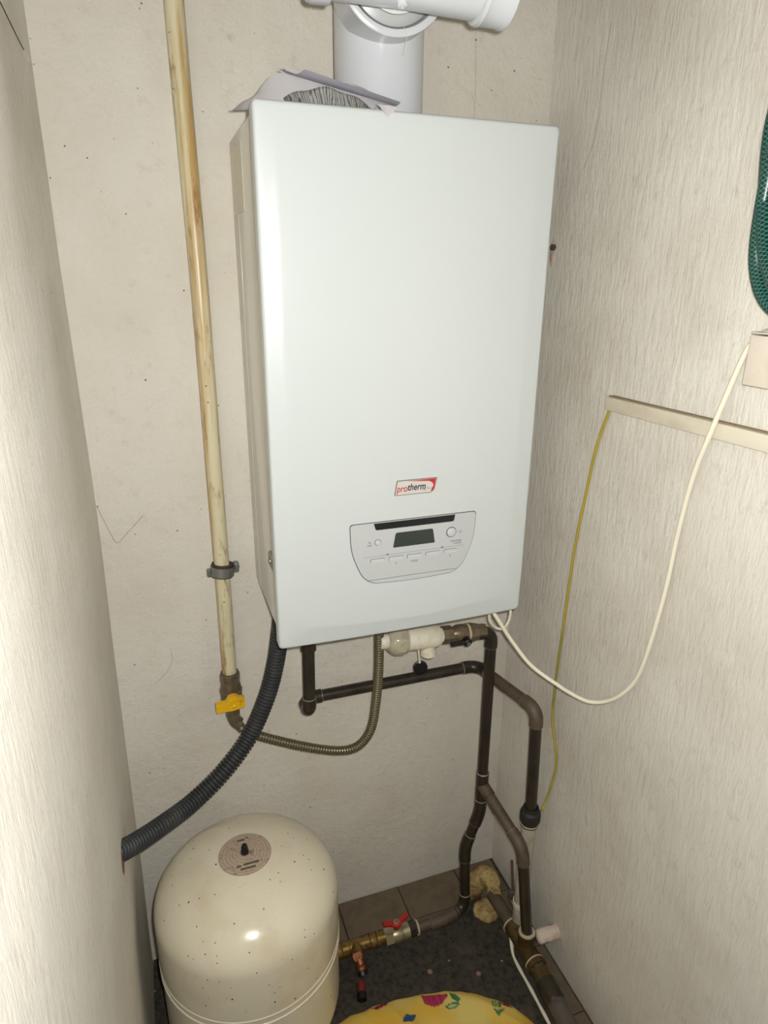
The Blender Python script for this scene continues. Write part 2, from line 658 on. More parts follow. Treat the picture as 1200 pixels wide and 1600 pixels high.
def right_face(u, v):
    y = FRONT + u * (abs(FRONT) + 0.01)
    z = -0.05 + v * 2.5
    return (WX + 0.0022 * nz(11.7, y * 5, z * 2.2) + 0.0012 * nz(4.7, y * 14, z * 5) + 0.012 * max(0, 0.12 - z) / 0.12 * 0.4, y, z)


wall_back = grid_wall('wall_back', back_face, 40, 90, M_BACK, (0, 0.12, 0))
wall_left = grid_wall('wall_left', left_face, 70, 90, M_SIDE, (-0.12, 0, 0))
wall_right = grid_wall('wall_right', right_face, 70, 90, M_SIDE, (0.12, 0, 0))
bm = bmesh.new()
box(bm, -0.27, WX + 0.006, FRONT, 0.0, -0.08, 0.0)
floor = struct(link('floor', bm, M_FLOOR))

# brown floor tiles that survive along the back and right wall
def tile(x0, x1, y0, y1, dz):
    g = 0.0012
    bm = box(bmesh.new(), x0 + g, x1 - g, y0 + g, y1 - g, -0.004, 0.004 + dz, 0.0012, 1)
    return link('tile', bm, M_TILE, floor)


for x0, x1 in ((-0.155, 0.0), (0.0, 0.155), (0.155, 0.31), (0.31, 0.465), (0.465, 0.570)):
    tile(x0, x1, -0.100, -0.002, random.uniform(0, 0.0012))
for x0, x1, y0 in ((0.155, 0.31, -0.135), (0.31, 0.42, -0.128), (0.0, 0.155, -0.138)):
    tile(x0, x1, y0, -0.100, random.uniform(0, 0.001))
yy = -0.100
while yy > -0.9:
    tile(0.530, 0.5735, yy - 0.155, yy, random.uniform(0, 0.0012))
    yy -= 0.155

bm = box(bmesh.new(), -0.2600, -0.2510, -0.60, -0.045, 1.706, 2.40, 0.001, 1)
struct(link('trim_1', bm, M_SIDE))

# ------------------------------------------------------------------ boiler
W, H, D, ZB = 0.4195, 0.740, 0.2815, 0.898
ZT = ZB + H
boiler = thing('gas_boiler', 'white wall-hung gas boiler with a grey control panel', 'boiler', (W / 2, -0.12, ZB))
bm = box(bmesh.new(), 0.009, W - 0.009, -0.262, -0.001, ZB + 0.002, ZT - 0.002, 0.0025, 2)
link('casing', bm, M_SIDEENAMEL, boiler, 30)

# front panel as a stack of outline rings: back lip, rounded edge, sloping margin, flat middle
def panel_ring(l, r, b, t, rad, y, bow, f=None):
    pts = rrect(l, W - r, ZB + b, ZT - t, rad, 8)
    # split the bottom and top edge so that the bottom can bow
    out = []
    N = len(pts)
    for i in range(N):
        p, q = pts[i], pts[(i + 1) % N]
        out.append(p)
        if (i + 1) % 9 == 0:
            for k in range(1, 12):
                out.append((p[0] + (q[0] - p[0]) * k / 12, p[1] + (q[1] - p[1]) * k / 12))
    res = []
    y_in = y
    for x, z in out:
        if f is not None:
            k = 0.50 + 0.60 * max(0.0, 1 - (z - ZB) / 0.06) - 0.42 * max(0.0, 1 - (ZT - z) / 0.10)
            y = y_in + 0.0042 * k * f
        if z < ZB + H / 2:
            c = max(0.0, 1 - ((x - W / 2) / (W / 2)) ** 2)
            z -= bow * c * max(0.0, 1 - (z - ZB - b) / 0.2)
        res.append((x, y, z))
    return res


rings = []
rings.append(panel_ring(0.0025, 0.0025, 0.001, 0.001, 0.0065, -0.2560, 0.003))
rings.append(panel_ring(0.0, 0.0, 0.0, 0.0, 0.0065, -0.2575, 0.003))
rings.append(panel_ring(0.0, 0.0, 0.0, 0.0, 0.0065, -D + 0.0095, 0.003))
for k in range(1, 6):
    a = k / 5 * PI / 2
    i_ = 0.0050 * (1 - math.cos(a))
    rings.append(panel_ring(i_, i_, i_, i_, 0.0065, -D + 0.0050 * (1 - math.sin(a)), 0.003, 1.0))
rings.append(panel_ring(0.012, 0.014, 0.012, 0.008, 0.010, -D, 0.004, 0.80))
rings.append(panel_ring(0.0225, 0.0270, 0.0370, 0.012, 0.022, -D, 0.016, 0.20))
rings.append(panel_ring(0.0250, 0.0300, 0.0390, 0.014, 0.026, -D, 0.016, 0.05))
rings.append(panel_ring(0.0290, 0.0340, 0.0430, 0.017, 0.028, -D, 0.016))
bm = bmesh.new()
RV = [[bm.verts.new(p) for p in rg] for rg in rings]
for A, B in zip(RV, RV[1:]):
    n = len(A)
    for i in range(n):
        bm.faces.new((A[i], A[(i + 1) % n], B[(i + 1) % n], B[i]))
bm.faces.new(RV[-1])
bm.faces.new(RV[0][::-1])
front = link('front_panel', bm, M_ENAMEL, boiler, 35)

bm = box(bmesh.new(), 0.03, W - 0.03, -0.235, -0.03, ZB - 0.010, ZB + 0.002, 0.002, 1)
link('underside_tray', bm, M_SEAL, boiler)

# control panel
cp = [(0.114, 1.0915), (0.322, 1.0915), (0.3205, 1.046), (0.303, 1.004), (0.286, 0.9915), (0.218, 0.9885), (0.150, 0.9915), (0.133, 1.004), (0.1155, 1.046)]
cr = [0.006, 0.006, 0.020, 0.012, 0.010, 0.03, 0.010, 0.012, 0.020]
outl = round_poly(cp, cr)
cx_, cz_ = 0.218, 1.04
grow = [(cx_ + (x - cx_) * 1.011, cz_ + (z - cz_) * 1.022) for x, z in outl]
bm = plate(bmesh.new(), grow, -D + 0.001, -D - 0.0003)
link('panel_groove', bm, M_GROOVE, boiler)
bm = plate(bmesh.new(), outl, -D + 0.001, -D - 0.0011)
cpan = link('control_panel', bm, M_PANEL, boiler)
YP = -D - 0.0011
low = [(cx_ + (x - cx_) * 0.93, min(1.013, 0.992 + (z - 0.9885) * 0.9)) for x, z in outl if z < 1.03]
bm = plate(bmesh.new(), round_poly([(0.151, 1.088 + 0.0025), (0.286, 1.088 + 0.0025), (0.284, 1.0795), (0.154, 1.0795)], [0.0005, 0.0005, 0.003, 0.003]), YP + 0.001, YP - 0.0004)
link('top_slot', bm, M_BLACK, cpan)
bm = plate(bmesh.new(), round_poly([(0.1865, 1.0715), (0.2485, 1.0715), (0.2525, 1.0475), (0.1825, 1.0475)], [0.003, 0.003, 0.0015, 0.0015]), YP + 0.001, YP - 0.0005)
link('display', bm, M_LCD, cpan)


def push_button(c, r, name='round_button'):
    bm = lathe(bmesh.new(), [(r * 1.16, -0.0003), (r * 1.16, 0.0002), (r, 0.0002)], (c[0], YP, c[1]), (0, -1, 0), 28)
    link('button_groove', bm, M_GROOVE, cpan)
    bm = lathe(bmesh.new(), [(r, -0.0003), (r, 0.0012), (r * 0.85, 0.0020), (0, 0.0020)], (c[0], YP, c[1]), (0, -1, 0), 28)
    link(name, bm, M_BUTTON, cpan, 40)


push_button((0.1575, 1.0595), 0.0045)
push_button((0.2805, 1.0615), 0.0075)
for i, xc in enumerate((0.1575, 0.188, 0.2185, 0.2495, 0.280)):
    r = 0.0026 if i in (0, 4) else 0.0006
    a, b = xc - 0.0117, xc + 0.0117
    bm = plate(bmesh.new(), rrect(a - 0.0005, b + 0.0005, 1.0262, 1.0328, r + 0.0004), YP + 0.0005, YP - 0.0002)
    link('button_groove', bm, M_GROOVE, cpan)
    bm = plate(bmesh.new(), rrect(a, b, 1.0267, 1.0323, r), YP + 0.0005, YP - 0.0012)
    link('button', bm, M_BUTTON, cpan)
bm = plate(bmesh.new(), [(0.134, 1.0365), (0.303, 1.0365), (0.303, 1.0369), (0.134, 1.0369)], YP + 0.0004, YP - 0.0002)
link('printed_line', bm, M_PRINT, cpan)
for s, xc, zc, sz in (('-', 0.1575, 1.0205, 0.006), ('+', 0.188, 1.0205, 0.006), ('MODE', 0.2185, 1.0205, 0.0042), ('-', 0.2495, 1.0205, 0.006), ('+', 0.280, 1.0205, 0.006),
                      ('RESET', 0.1445, 1.0555, 0.0030), ('PANTHER', 0.2895, 1.0455, 0.0042), ('CONDENS', 0.2925, 1.0415, 0.0030)):
    text('printed_text', s, sz, (xc, YP - 0.0002, zc), M_PRINT, cpan)
# power symbol and alarm symbol
for (sx, sz, rr) in ((0.2965, 1.0605, 0.0021), (0.1445, 1.0605, 0.0017)):
    path = [Vector((sx + rr * math.sin(a), YP - 0.0002, sz + rr * math.cos(a))) for a in [math.radians(35 + k * 290 / 14) for k in range(15)]]
    bm = sweep(bmesh.new(), path, 0.0003, 6)
    cyl(bm, (sx, YP - 0.0002, sz), (sx, YP - 0.0002, sz + rr * 1.25), 0.0003, 6)
    link('printed_symbol', bm, M_PRINT, cpan)
for sx in (0.1735, 0.2655):
    bm = plate(bmesh.new(), rrect(sx - 0.0018, sx + 0.0018, 1.0358, 1.0388, 0.0006), YP + 0.0004, YP - 0.0003)
    link('printed_symbol', bm, M_PRINT, cpan)

# badge
bz0, bz1 = 1.1310, 1.1545
para = [(0.1835, bz0), (0.2435, bz0), (0.2490, bz0 + 0.006), (0.2535, bz1), (0.1875, bz1)]
bm = plate(bmesh.new(), round_poly(para, [0.002] * 5, 4), -D + 0.001, -D - 0.0010)
badge = link('brand_badge', bm, M_BADGERIM, boiler)
bcx, bcz = 0.2185, 1.1427
inner = [(bcx + (x - bcx) * 0.965, bcz + (z - bcz) * 0.91) for x, z in para]
bm = plate(bmesh.new(), round_poly(inner, [0.0015] * 5, 4), -D + 0.0008, -D - 0.0013)
link('badge_face', bm, M_BADGE, badge)
YB = -D - 0.0014
red = [(0.2040, 1.1526), (0.2512, 1.1532), (0.2500, 1.1480), (0.2478, 1.1352), (0.2455, 1.1335), (0.2425, 1.1345), (0.2445, 1.1375), (0.2440, 1.1395), (0.2462, 1.1400), (0.2470, 1.1425), (0.2455, 1.1465), (0.2400, 1.1500), (0.2300, 1.1508)]
bm = plate(bmesh.new(), red, YB + 0.0006, YB - 0.0002)
link('badge_emblem', bm, M_RED, badge)
text('badge_lettering', 'pro', 0.0150, (0.1868, YB, 1.1412), M_RED, badge, 0.2, 0.00012, align='LEFT', xs=0.80)
text('badge_lettering', 'therm', 0.0150, (0.2040, YB, 1.1424), M_INK, badge, 0.2, 0.00020, align='LEFT', xs=0.80)
for a, b in (((0.2360, 1.1400), (0.2420, 1.1375)), ((0.2300, 1.1378), (0.2350, 1.1362))):
    bm = plate(bmesh.new(), [a, (b[0], b[1] + 0.0004), b, (a[0], a[1] - 0.0008)], YB + 0.0005, YB - 0.0002)
    link('badge_emblem', bm, M_INK, badge)

# things on the casing side and top
bm = box(bmesh.new(), 0.0087, 0.0096, -0.118, -0.012, 1.530, 1.618)
link('rating_label', bm, M_RATING, boiler)
bm = box(bmesh.new(), 0.0020, 0.0095, -0.248, -0.206, 1.014, 1.036, 0.0015, 1)
clip = link('side_clip', bm, M_STEEL, boiler)
bm = lathe(bmesh.new(), [(0.0045, 0), (0.0045, 0.001), (0.003, 0.0028), (0, 0.0032)], (0.0021, -0.222, 1.025), (-1, 0, 0), 16)
link('screw', bm, M_STEEL, clip, 40)
bm = cyl(bmesh.new(), (0.306, -0.16, ZT - 0.003), (0.306, -0.16, ZT + 0.020), 0.011, 20, 0.003)
link('port_cap', bm, M_WHITE, boiler, 40)
bm = box(bmesh.new(), 0.0088, 0.0096, -0.0545, -0.0530, ZB + 0.004, 1.530)
link('casing_seam', bm, M_SIDEENAMEL, boiler)

# ------------------------------------------------------------------ flue
flue = thing('flue_pipe', 'wide white vertical flue pipe rising from the boiler top', 'flue pipe', (0.205, -0.14, ZT))
FX, FY, FR = 0.205, -0.140, 0.0625
bm = lathe(bmesh.new(), [(0, 0), (FR, 0), (FR, 0.42), (0, 0.42)], (FX, FY, ZT), (0, 0, 1), 64)
link('pipe', bm, M_WHITE, flue, 40)
bm = lathe(bmesh.new(), [(FR, 0), (FR + 0.004, 0.001), (FR + 0.004, 0.010), (FR, 0.012)], (FX, FY, ZT), (0, 0, 1), 64)
link('base_collar', bm, M_WHITE, flue, 40)
RC = (0.191, 1.800)
RR = 0.0725
bm = lathe(bmesh.new(), [(RR - 0.003, 0), (RR - 0.003, 0.054), (RR, 0.056), (RR, 0.064), (RR - 0.003, 0.066), (RR - 0.008, 0.066), (RR - 0.010, 0.063), (RR - 0.010, 0.028), (0, 0.028)],
           (RC[0] + 0.006, -0.176, RC[1]), (-0.09, -1, 0), 64)
sk = link('branch_socket', bm, M_WHITE, flue, 40)
bm = lathe(bmesh.new(), [(RR - 0.0105, 0.0), (RR - 0.0105, 0.022), (RR - 0.014, 0.024), (0.046, 0.030), (0, 0.030)], (RC[0] + 0.002, -0.205, RC[1]), (-0.02, -1, 0), 64)
link('inner_sleeve', bm, M_FLUEGREY, sk, 40)
bm = lathe(bmesh.new(), [(RR - 0.0085, 0), (RR - 0.0105, 0.0015), (RR - 0.013, 0.001)], (RC[0] + 0.001, -0.232, RC[1]), (-0.02, -1, 0), 64)
link('seal_ring', bm, M_SEAL, sk, 40)

cross = thing('flue_cross_pipe', 'white horizontal pipe with end collars at the top, in front of the flue', 'pipe', (0.17, -0.33, 1.775))
a0, a1 = V((0.066, -0.318, 1.7765)), V((0.262, -0.338, 1.7725))
ax = (a1 - a0).normalized()
L = (a1 - a0).length
bm = lathe(bmesh.new(), [(0, 0), (0.0445, 0), (0.0450, L * 0.6), (0.0475, L), (0, L)], a0, ax, 56)
link('tube', bm, M_WHITE, cross, 40)
bm = lathe(bmesh.new(), [(0.044, -0.004), (0.0485, -0.004), (0.0500, 0), (0.0500, 0.020), (0.0475, 0.022), (0.044, 0.022)], a0, ax, 56)
link('collar', bm, M_WHITE, cross, 40)
bm = lathe(bmesh.new(), [(0.0465, 0), (0.0515, 0.002), (0.0530, 0.006), (0.0515, 0.010), (0.0520, 0.032), (0.0535, 0.034), (0.0535, 0.038), (0.049, 0.039), (0.048, 0.012), (0, 0.012)], a1 - ax * 0.006, ax, 56)
link('collar', bm, M_WHITE, cross, 40)
mid = a0.lerp(a1, 0.50)
bm = lathe(bmesh.new(), [(0.006, 0), (0.006, 0.004), (0.0045, 0.005), (0.0025, 0.005), (0.0025, 0.002), (0, 0.002)], mid + V((0, -0.010, -0.0435)), (0, -0.25, -1), 20)
link('test_plug', bm, M_WHITE, cross, 40)
bm = cyl(bmesh.new(), mid + V((0.01, 0.03, 0.0)), (RC[0], -0.2425, RC[1]), 0.040, 40)
link('branch_tube', bm, M_FLUEGREY, cross, 40)

# papers lying on the boiler
def sheet(name, fn, nu, nv, mat, label, group='papers on the boiler top'):
    bm = bmesh.new()
    G = [[bm.verts.new(fn(i / nu, j / nv)) for j in range(nv + 1)] for i in range(nu + 1)]
    for i in range(nu):
        for j in range(nv):
            bm.faces.new((G[i][j], G[i + 1][j], G[i + 1][j + 1], G[i][j + 1]))
    bmesh.ops.solidify(bm, geom=bm.faces[:], thickness=0.0004)
    return tag(link(name, bm, mat, None, 60), label, 'paper', group)


def interp(x, xs, ys):
    for i in range(len(xs) - 1):
        if x <= xs[i + 1]:
            t = max(0, (x - xs[i]) / (xs[i + 1] - xs[i]))
            t = t * t * (3 - 2 * t)
            return ys[i] + (ys[i + 1] - ys[i]) * t
    return ys[-1]


def sheet_a(u, v):
    x0, x1 = -0.014, 0.196
    x = x0 + u * (x1 - x0)
    top = interp(u, [0, 0.12, 0.28, 0.38, 0.7, 1.0], [1.6405, 1.655, 1.6825, 1.687, 1.678, 1.664])
    base = interp(u, [0, 0.3, 0.75, 1.0], [1.6395, 1.640, 1.641, 1.655])
    y = -0.236 + v * 0.016 + 0.045 * (1 - u) ** 3 + (0.004 * u)
    z = base + (top - base) * (v ** 0.85)
    return (x, y, z + 0.0006)


def sheet_b(u, v):
    x = 0.045 + u * 0.115
    y = -0.262 + v * 0.015
    z = 1.6388 + v * 0.024 * math.sin(PI * (0.12 + 0.8 * u)) + 0.0015 * math.sin(u * 17)
    return (x, y, z)


def sheet_c(u, v):
    x = 0.070 + u * 0.125
    y = -0.206 - v * 0.050
    z = 1.6885 - u * 0.021 - 0.013 * math.sin(v * 2.2) - 0.004 * u * v
    return (x - 0.022 * (1 - v) * (1 - u), y, z)


sheet('paper_sheet', sheet_a, 24, 8, M_PAPER, 'curled white sheet on the boiler, its left corner sticking out past the edge')
sheet('paper_sheet', sheet_b, 20, 6, M_PRINTED, 'sheet with grey print tucked under the curled white sheet on the boiler')
sheet('paper_sheet', sheet_c, 20, 6, M_PAPER2, 'folded top flap of paper leaning against the white flue')


def scrap(u, v):
    x = 0.153 + u * 0.022 + v * 0.004
    w_ = (1 - abs(2 * u - 1))
    return (x, -0.2795 - 0.0030 * v, 1.6398 - v * 0.012 * w_ + (1 - v) * 0.003)


sheet('paper_scrap', scrap, 10, 4, M_PAPER, 'small torn scrap of paper hanging over the boiler front edge')

# ------------------------------------------------------------------ gas pipe side
gp = thing('gas_pipe', 'rust-streaked cream steel gas pipe running down the back wall', 'pipe', (-0.057, -0.035, 0.72))
path, L = smooth_path([(-0.0595, -0.035, 2.3), (-0.0590, -0.035, 1.8), (-0.0555, -0.035, 1.45), (-0.0560, -0.035, 1.1), (-0.0560, -0.035, 0.93), (-0.0575, -0.035, 0.722)], 40)
link('pipe', sweep(bmesh.new(), path, 0.0138, 24), M_GASPIPE, gp, 60)

cl = thing('pipe_clamp', 'galvanised clamp with rubber liner around the cream gas pipe', 'clamp', (-0.0555, -0.035, 0.938))
for s in (-1, 1):
    pass
tilt = (0.12, 0.06, 1)
bm = lathe(bmesh.new(), [(0.0142, -0.012), (0.0195, -0.012), (0.0195, 0.012), (0.0142, 0.012)], (-0.0555, -0.035, 0.938), tilt, 32)
link('rubber_liner', bm, M_RUBBER, cl, 40)
bm = lathe(bmesh.new(), [(0.0190, -0.0085), (0.0215, -0.0085), (0.0215, 0.0085), (0.0190, 0.0085)], (-0.0555, -0.035, 0.937), tilt, 32)
link('band', bm, M_STEEL, cl, 40)
bm = box(bmesh.new(), -0.036, -0.026, -0.041, -0.030, 0.931, 0.951, 0.002, 1)
lug = link('lug', bm, M_STEEL, cl)
bm = cyl(bmesh.new(), (-0.030, -0.046, 0.944), (-0.030, -0.024, 0.944), 0.0045, 14, 0.001)
link('screw', bm, M_STEEL, lug, 40)
bm = box(bmesh.new(), -0.083, -0.075, -0.041, -0.030, 0.928, 0.943, 0.002, 1)
link('lug', bm, M_STEEL, cl)
bm = cyl(bmesh.new(), (-0.0555, -0.014, 0.938), (-0.0555, 0.004, 0.938), 0.005, 14)
link('stud', bm, M_STEEL, cl, 40)

gv = thing('gas_valve', 'old brass gas valve with yellow wing handle under the cream pipe', 'valve', (-0.057, -0.035, 0.63))
bm = lathe(bmesh.new(), [(0.0140, 0.094), (0.0168, 0.094), (0.0172, 0.090), (0.0168, 0.076), (0.0185, 0.068), (0.0198, 0.060), (0.0192, 0.054), (0.0205, 0.048), (0.0205, 0.030), (0.0175, 0.024), (0.0158, 0.020), (0.0150, 0.016), (0, 0.016)],
           (-0.0575, -0.035, 0.630), (0, 0, 1), 32)
link('body', bm, M_OLDBRASS, gv, 35)
bm = lathe(bmesh.new(), [(0.0160, 0.072), (0.0190, 0.074), (0.0190, 0.090), (0.0170, 0.0925), (0.0145, 0.0925)], (-0.0575, -0.035, 0.630), (0, 0, 1), 8)
link('collar_nut', bm, M_OLDBRASS, gv)
bm = lathe(bmesh.new(), [(0.0195, 0.050), (0.0216, 0.051), (0.0216, 0.055), (0.0195, 0.056)], (-0.0575, -0.035, 0.630), (0, 0, 1), 32)
link('rib', bm, M_OLDBRASS, gv, 40)
bm = lathe(bmesh.new(), [(0.0130, 0.0), (0.0138, 0.004), (0.0138, 0.026), (0.0128, 0.028)], (-0.0575, -0.035, 0.622), (0, 0, 1), 8)
link('union_nut', bm, M_OLDBRASS, gv)
path = arc((-0.0575, -0.036, 0.612), (0, 0, -1), (0.75, -0.2, -0.55), 0.014, 8)
link('elbow', sweep(bmesh.new(), [V((-0.0575, -0.036, 0.632))] + path, 0.0128, 20), M_OLDBRASS, gv, 50)
bm = cyl(bmesh.new(), (-0.0575, -0.050, 0.672), (-0.0575, -0.066, 0.672), 0.0085, 18, 0.001)
link('stem', bm, M_OLDBRASS, gv, 40)
bm = bmesh.new()
wing = round_poly([(-0.0905, 0.671), (-0.0905, 0.6885), (-0.072, 0.690), (-0.066, 0.7000), (-0.054, 0.7020), (-0.045, 0.6945), (-0.0365, 0.6935), (-0.0365, 0.6745), (-0.058, 0.670)], [0.002, 0.002, 0.002, 0.004, 0.005, 0.003, 0.002, 0.002, 0.003])
plate(bm, [(x, z - 0.008) for x, z in wing], -0.064, -0.075)
hd = link('wing_handle', bm, M_YELLOW, gv)
bm = lathe(bmesh.new(), [(0.0045, 0), (0.0045, 0.003), (0.003, 0.004), (0, 0.004)], (-0.0575, -0.0745, 0.672), (0, -1, 0), 6)
link('handle_screw', bm, M_YELLOW, hd)

# corrugated stainless hose
path, L = smooth_path([(-0.047, -0.041, 0.600), (-0.036, -0.050, 0.592), (0.006, -0.060, 0.571), (0.081, -0.070, 0.538), (0.144, -0.085, 0.524), (0.182, -0.095, 0.534), (0.207, -0.100, 0.571), (0.216, -0.105, 0.634), (0.218, -0.115, 0.714), (0.217, -0.120, 0.791), (0.217, -0.122, 0.886)], 2)
PIT = 0.0056
nring = int(L / PIT) * 10
path, L = smooth_path([(-0.047, -0.041, 0.600), (-0.036, -0.050, 0.592), (0.006, -0.060, 0.571), (0.081, -0.070, 0.538), (0.144, -0.085, 0.524), (0.182, -0.095, 0.534), (0.207, -0.100, 0.571), (0.216, -0.105, 0.634), (0.218, -0.115, 0.714), (0.217, -0.120, 0.791), (0.217, -0.122, 0.886)], nring)
bm = sweep(bmesh.new(), path, lambda i: 0.0096 if (i % 10) < 6 else (0.0088 if (i % 10) in (6, 9) else 0.0068), 18)
tag(link('flexible_gas_hose', bm, M_STEELFLEX, None, 180), 'thin corrugated steel hose curving from the gas valve up to the boiler', 'hose')

# black corrugated condensate hose
pts = [(0.040, -0.100, 0.886), (0.032, -0.100, 0.825), (0.020, -0.100, 0.760), (0.000, -0.105, 0.698), (-0.038, -0.120, 0.632), (-0.091, -0.150, 0.591), (-0.152, -0.185, 0.568), (-0.206, -0.235, 0.579), (-0.239, -0.270, 0.593), (-0.264, -0.300, 0.610), (-0.285, -0.322, 0.624)]
_, L = smooth_path(pts, 2)
PIT = 0.0066
path, L = smooth_path(pts, int(L / PIT) * 10)
bm = sweep(bmesh.new(), path, lambda i: (0.0164, 0.0167, 0.0167, 0.0167, 0.0164, 0.0150, 0.0128, 0.0124, 0.0128, 0.0150)[i % 10], 20)
tag(link('drain_hose', bm, M_HOSE, None, 180), 'black corrugated drain hose sagging from boiler corner into the left wall', 'hose')
bm = bmesh.new()
bmesh.ops.create_icosphere(bm, subdivisions=3, radius=1)
for v in bm.verts:
    d = 1 + 0.5 * nz(v.co.x * 2, v.co.y * 2, v.co.z * 2)
    v.co = Vector((-0.262 + v.co.x * 0.004, -0.309 + v.co.y * 0.020 * d, 0.603 + v.co.z * 0.026 * d))
o = link('hole_patch', bm, Mat('rusty_plaster', srgb(120, 84, 70), rough=0.9).m, None, 180)
tag(o, 'rough reddish plaster ring where the black hose enters the wall', 'plaster')

# ------------------------------------------------------------------ copper pipe A
PR = 0.0118
pa = thing('copper_pipe', 'dark copper pipe from the boiler left port running right and down', 'pipe', (0.084, -0.10, 0.64))
pipe_run(pa, [(0.084, -0.100, 0.805), (0.082, -0.100, 0.640), (0.082, -0.050, 0.640), (0.470, -0.050, 0.6385), (0.503, -0.240, 0.645), (0.5105, -0.243, 0.396)], PR, 0.024, M_PIPE,
         straight_mats={3: M_DUSTPIPE, ('e', 4): M_DUSTPIPE})
bm = lathe(bmesh.new(), [(0.0135, 0), (0.0150, 0.002), (0.0150, 0.022), (0.0175, 0.030), (0.0185, 0.034), (0.0185, 0.107), (0, 0.107)], (0.084, -0.100, 0.780), (0, 0, 1), 24)
cpl = link('coupling', bm, M_PIPE, pa, 35)
bm = lathe(bmesh.new(), [(0.0186, 0), (0.0196, 0.002), (0.0196, 0.010), (0.0186, 0.012)], (0.084, -0.100, 0.812), (0, 0, 1), 24)
link('rust_ring', bm, M_RUST, cpl, 40)

# white riser under pipe A with its black coupling
wp = thing('white_riser_pipe', 'dirty white plastic pipe standing behind the dark pipe at the right wall', 'pipe', (0.511, -0.240, 0.0))
bm = cyl(bmesh.new(), (0.5105, -0.243, 0.372), (0.5170, -0.229, 0.004), 0.0150, 24)
w = Mat('dirty_riser', srgb(178, 173, 160), rough=0.6)
w.mix(w.ramp(w.noise(50, (1, 1, 0.3), detail=7), 0.48, 0.7), srgb(134, 124, 106))
link('pipe', bm, w.m, wp, 40)
bm = lathe(bmesh.new(), [(0.0135, 0.034), (0.0160, 0.034), (0.0165, 0.026), (0.0205, 0.022), (0.0215, 0.016), (0.0215, 0.002), (0.0200, -0.002), (0.0185, -0.006), (0.0185, -0.012), (0.0150, -0.013)], (0.5105, -0.243, 0.374), (0, 0, 1), 28)
cpl = link('coupling', bm, M_RUBBERBLACK, wp, 35)
bm = lathe(bmesh.new(), [(0.0186, 0), (0.0192, 0.001), (0.0192, 0.003), (0.0186, 0.004)], (0.5105, -0.243, 0.3645), (0, 0, 1), 28)
link('tape_ring', bm, M_TAPE, cpl, 40)

# ------------------------------------------------------------------ filter, valve, pipe B
fl = thing('dirt_filter', 'yellowed white plastic water filter with clear ribbed bowl under the boiler', 'filter', (0.29, -0.12, 0.75))
FA = V((1, 0, -0.075)).normalized()
FO = V((0.236, -0.120, 0.783))
bm = lathe(bmesh.new(), [(0, 0.032), (0.0225, 0.032), (0.0235, 0.034), (0.0235, 0.090), (0.0225, 0.100), (0.0200, 0.106), (0.0150, 0.108), (0.0150, 0.114), (0, 0.114)], FO, FA, 36)
body = link('body', bm, M_AGEDWHITE, fl, 35)
bm = bmesh.new()
seg = 36
lathe(bm, [(0, -0.002), (0.019, -0.002), (0.0250, 0.004), (0.0285, 0.012), (0.0290, 0.028), (0.0270, 0.031), (0.0270, 0.035), (0, 0.035)], FO, FA, seg)
for v in bm.verts:
    rel = v.co - FO
    t = rel.dot(FA)
    rad = rel - FA * t
    if 0.005 < t < 0.030 and rad.length > 0.02:
        k = math.atan2(rad.z, rad.y)
        v.co = FO + FA * t + rad * (1 + 0.035 * (1 if math.cos(k * 9) > 0 else -1))
link('bowl', bm, M_BOWL, fl, 30)
bm = lathe(bmesh.new(), [(0, 0), (0.013, 0), (0.0150, 0.003), (0.0150, 0.020), (0, 0.020)], FO - FA * 0.018, FA, 24)
link('inlet', bm, M_AGEDWHITE, fl, 40)
pc = FO + FA * 0.082
bm = lathe(bmesh.new(), [(0, 0), (0.0135, 0), (0.0135, 0.018), (0.0155, 0.019), (0.0155, 0.029), (0.0135, 0.031), (0, 0.031)], pc + V((0, -0.004, -0.008)), (0, -0.1, -1), 28)
link('drain_cap', bm, M_AGEDWHITE, fl, 40)

tg = thing('hanging_disc', 'black plastic disc hanging on a pale string below the filter', 'disc', (0.303, -0.122, 0.71))
bm = lathe(bmesh.new(), [(0, 0), (0.013, 0), (0.0145, 0.001), (0.0145, 0.004), (0.0125, 0.005), (0.0115, 0.003), (0, 0.003)], (0.305, -0.118, 0.7095), (-0.25, -1, 0.15), 28)
link('disc', bm, M_BLACK, tg, 40)
bm = cyl(bmesh.new(), (0.298, -0.122, 0.757), (0.302, -0.122, 0.722), 0.0022, 10)
link('string', bm, M_AGEDWHITE, tg, 40)

sv = thing('shutoff_valve', 'old brass shut-off valve with black lever right of the filter', 'valve', (0.39, -0.12, 0.75))
SO = FO + FA * 0.112
bm = lathe(bmesh.new(), [(0, 0), (0.0178, 0), (0.0178, 0.021), (0.0125, 0.022)], SO, FA, 6)
link('nut', bm, M_OLDBRASS, sv)
bm = lathe(bmesh.new(), [(0.0125, 0.020), (0.0150, 0.026), (0.0178, 0.034), (0.0185, 0.044), (0.0170, 0.052), (0.0175, 0.054), (0, 0.054)], SO, FA, 28)
link('body', bm, M_OLDBRASS, sv, 40)
bm = lathe(bmesh.new(), [(0.017, 0.0535), (0.0192, 0.0535), (0.0192, 0.0580), (0.017, 0.0580)], SO, FA, 28)
link('sealing_tape', bm, M_TAPE, sv, 40)
bm = lathe(bmesh.new(), [(0, 0.0575), (0.0198, 0.0575), (0.0198, 0.069), (0.0175, 0.070), (0.0175, 0.078), (0.0150, 0.079), (0.0150, 0.096), (0, 0.096)], SO, FA, 8)
link('union', bm, M_OLDBRASS, sv)
hc = SO + FA * 0.046 + V((0, -0.017, -0.006))
bm = lathe(bmesh.new(), [(0, 0), (0.0090, 0), (0.0090, 0.010), (0.007, 0.012), (0, 0.012)], hc, (0, -1, -0.25), 20)
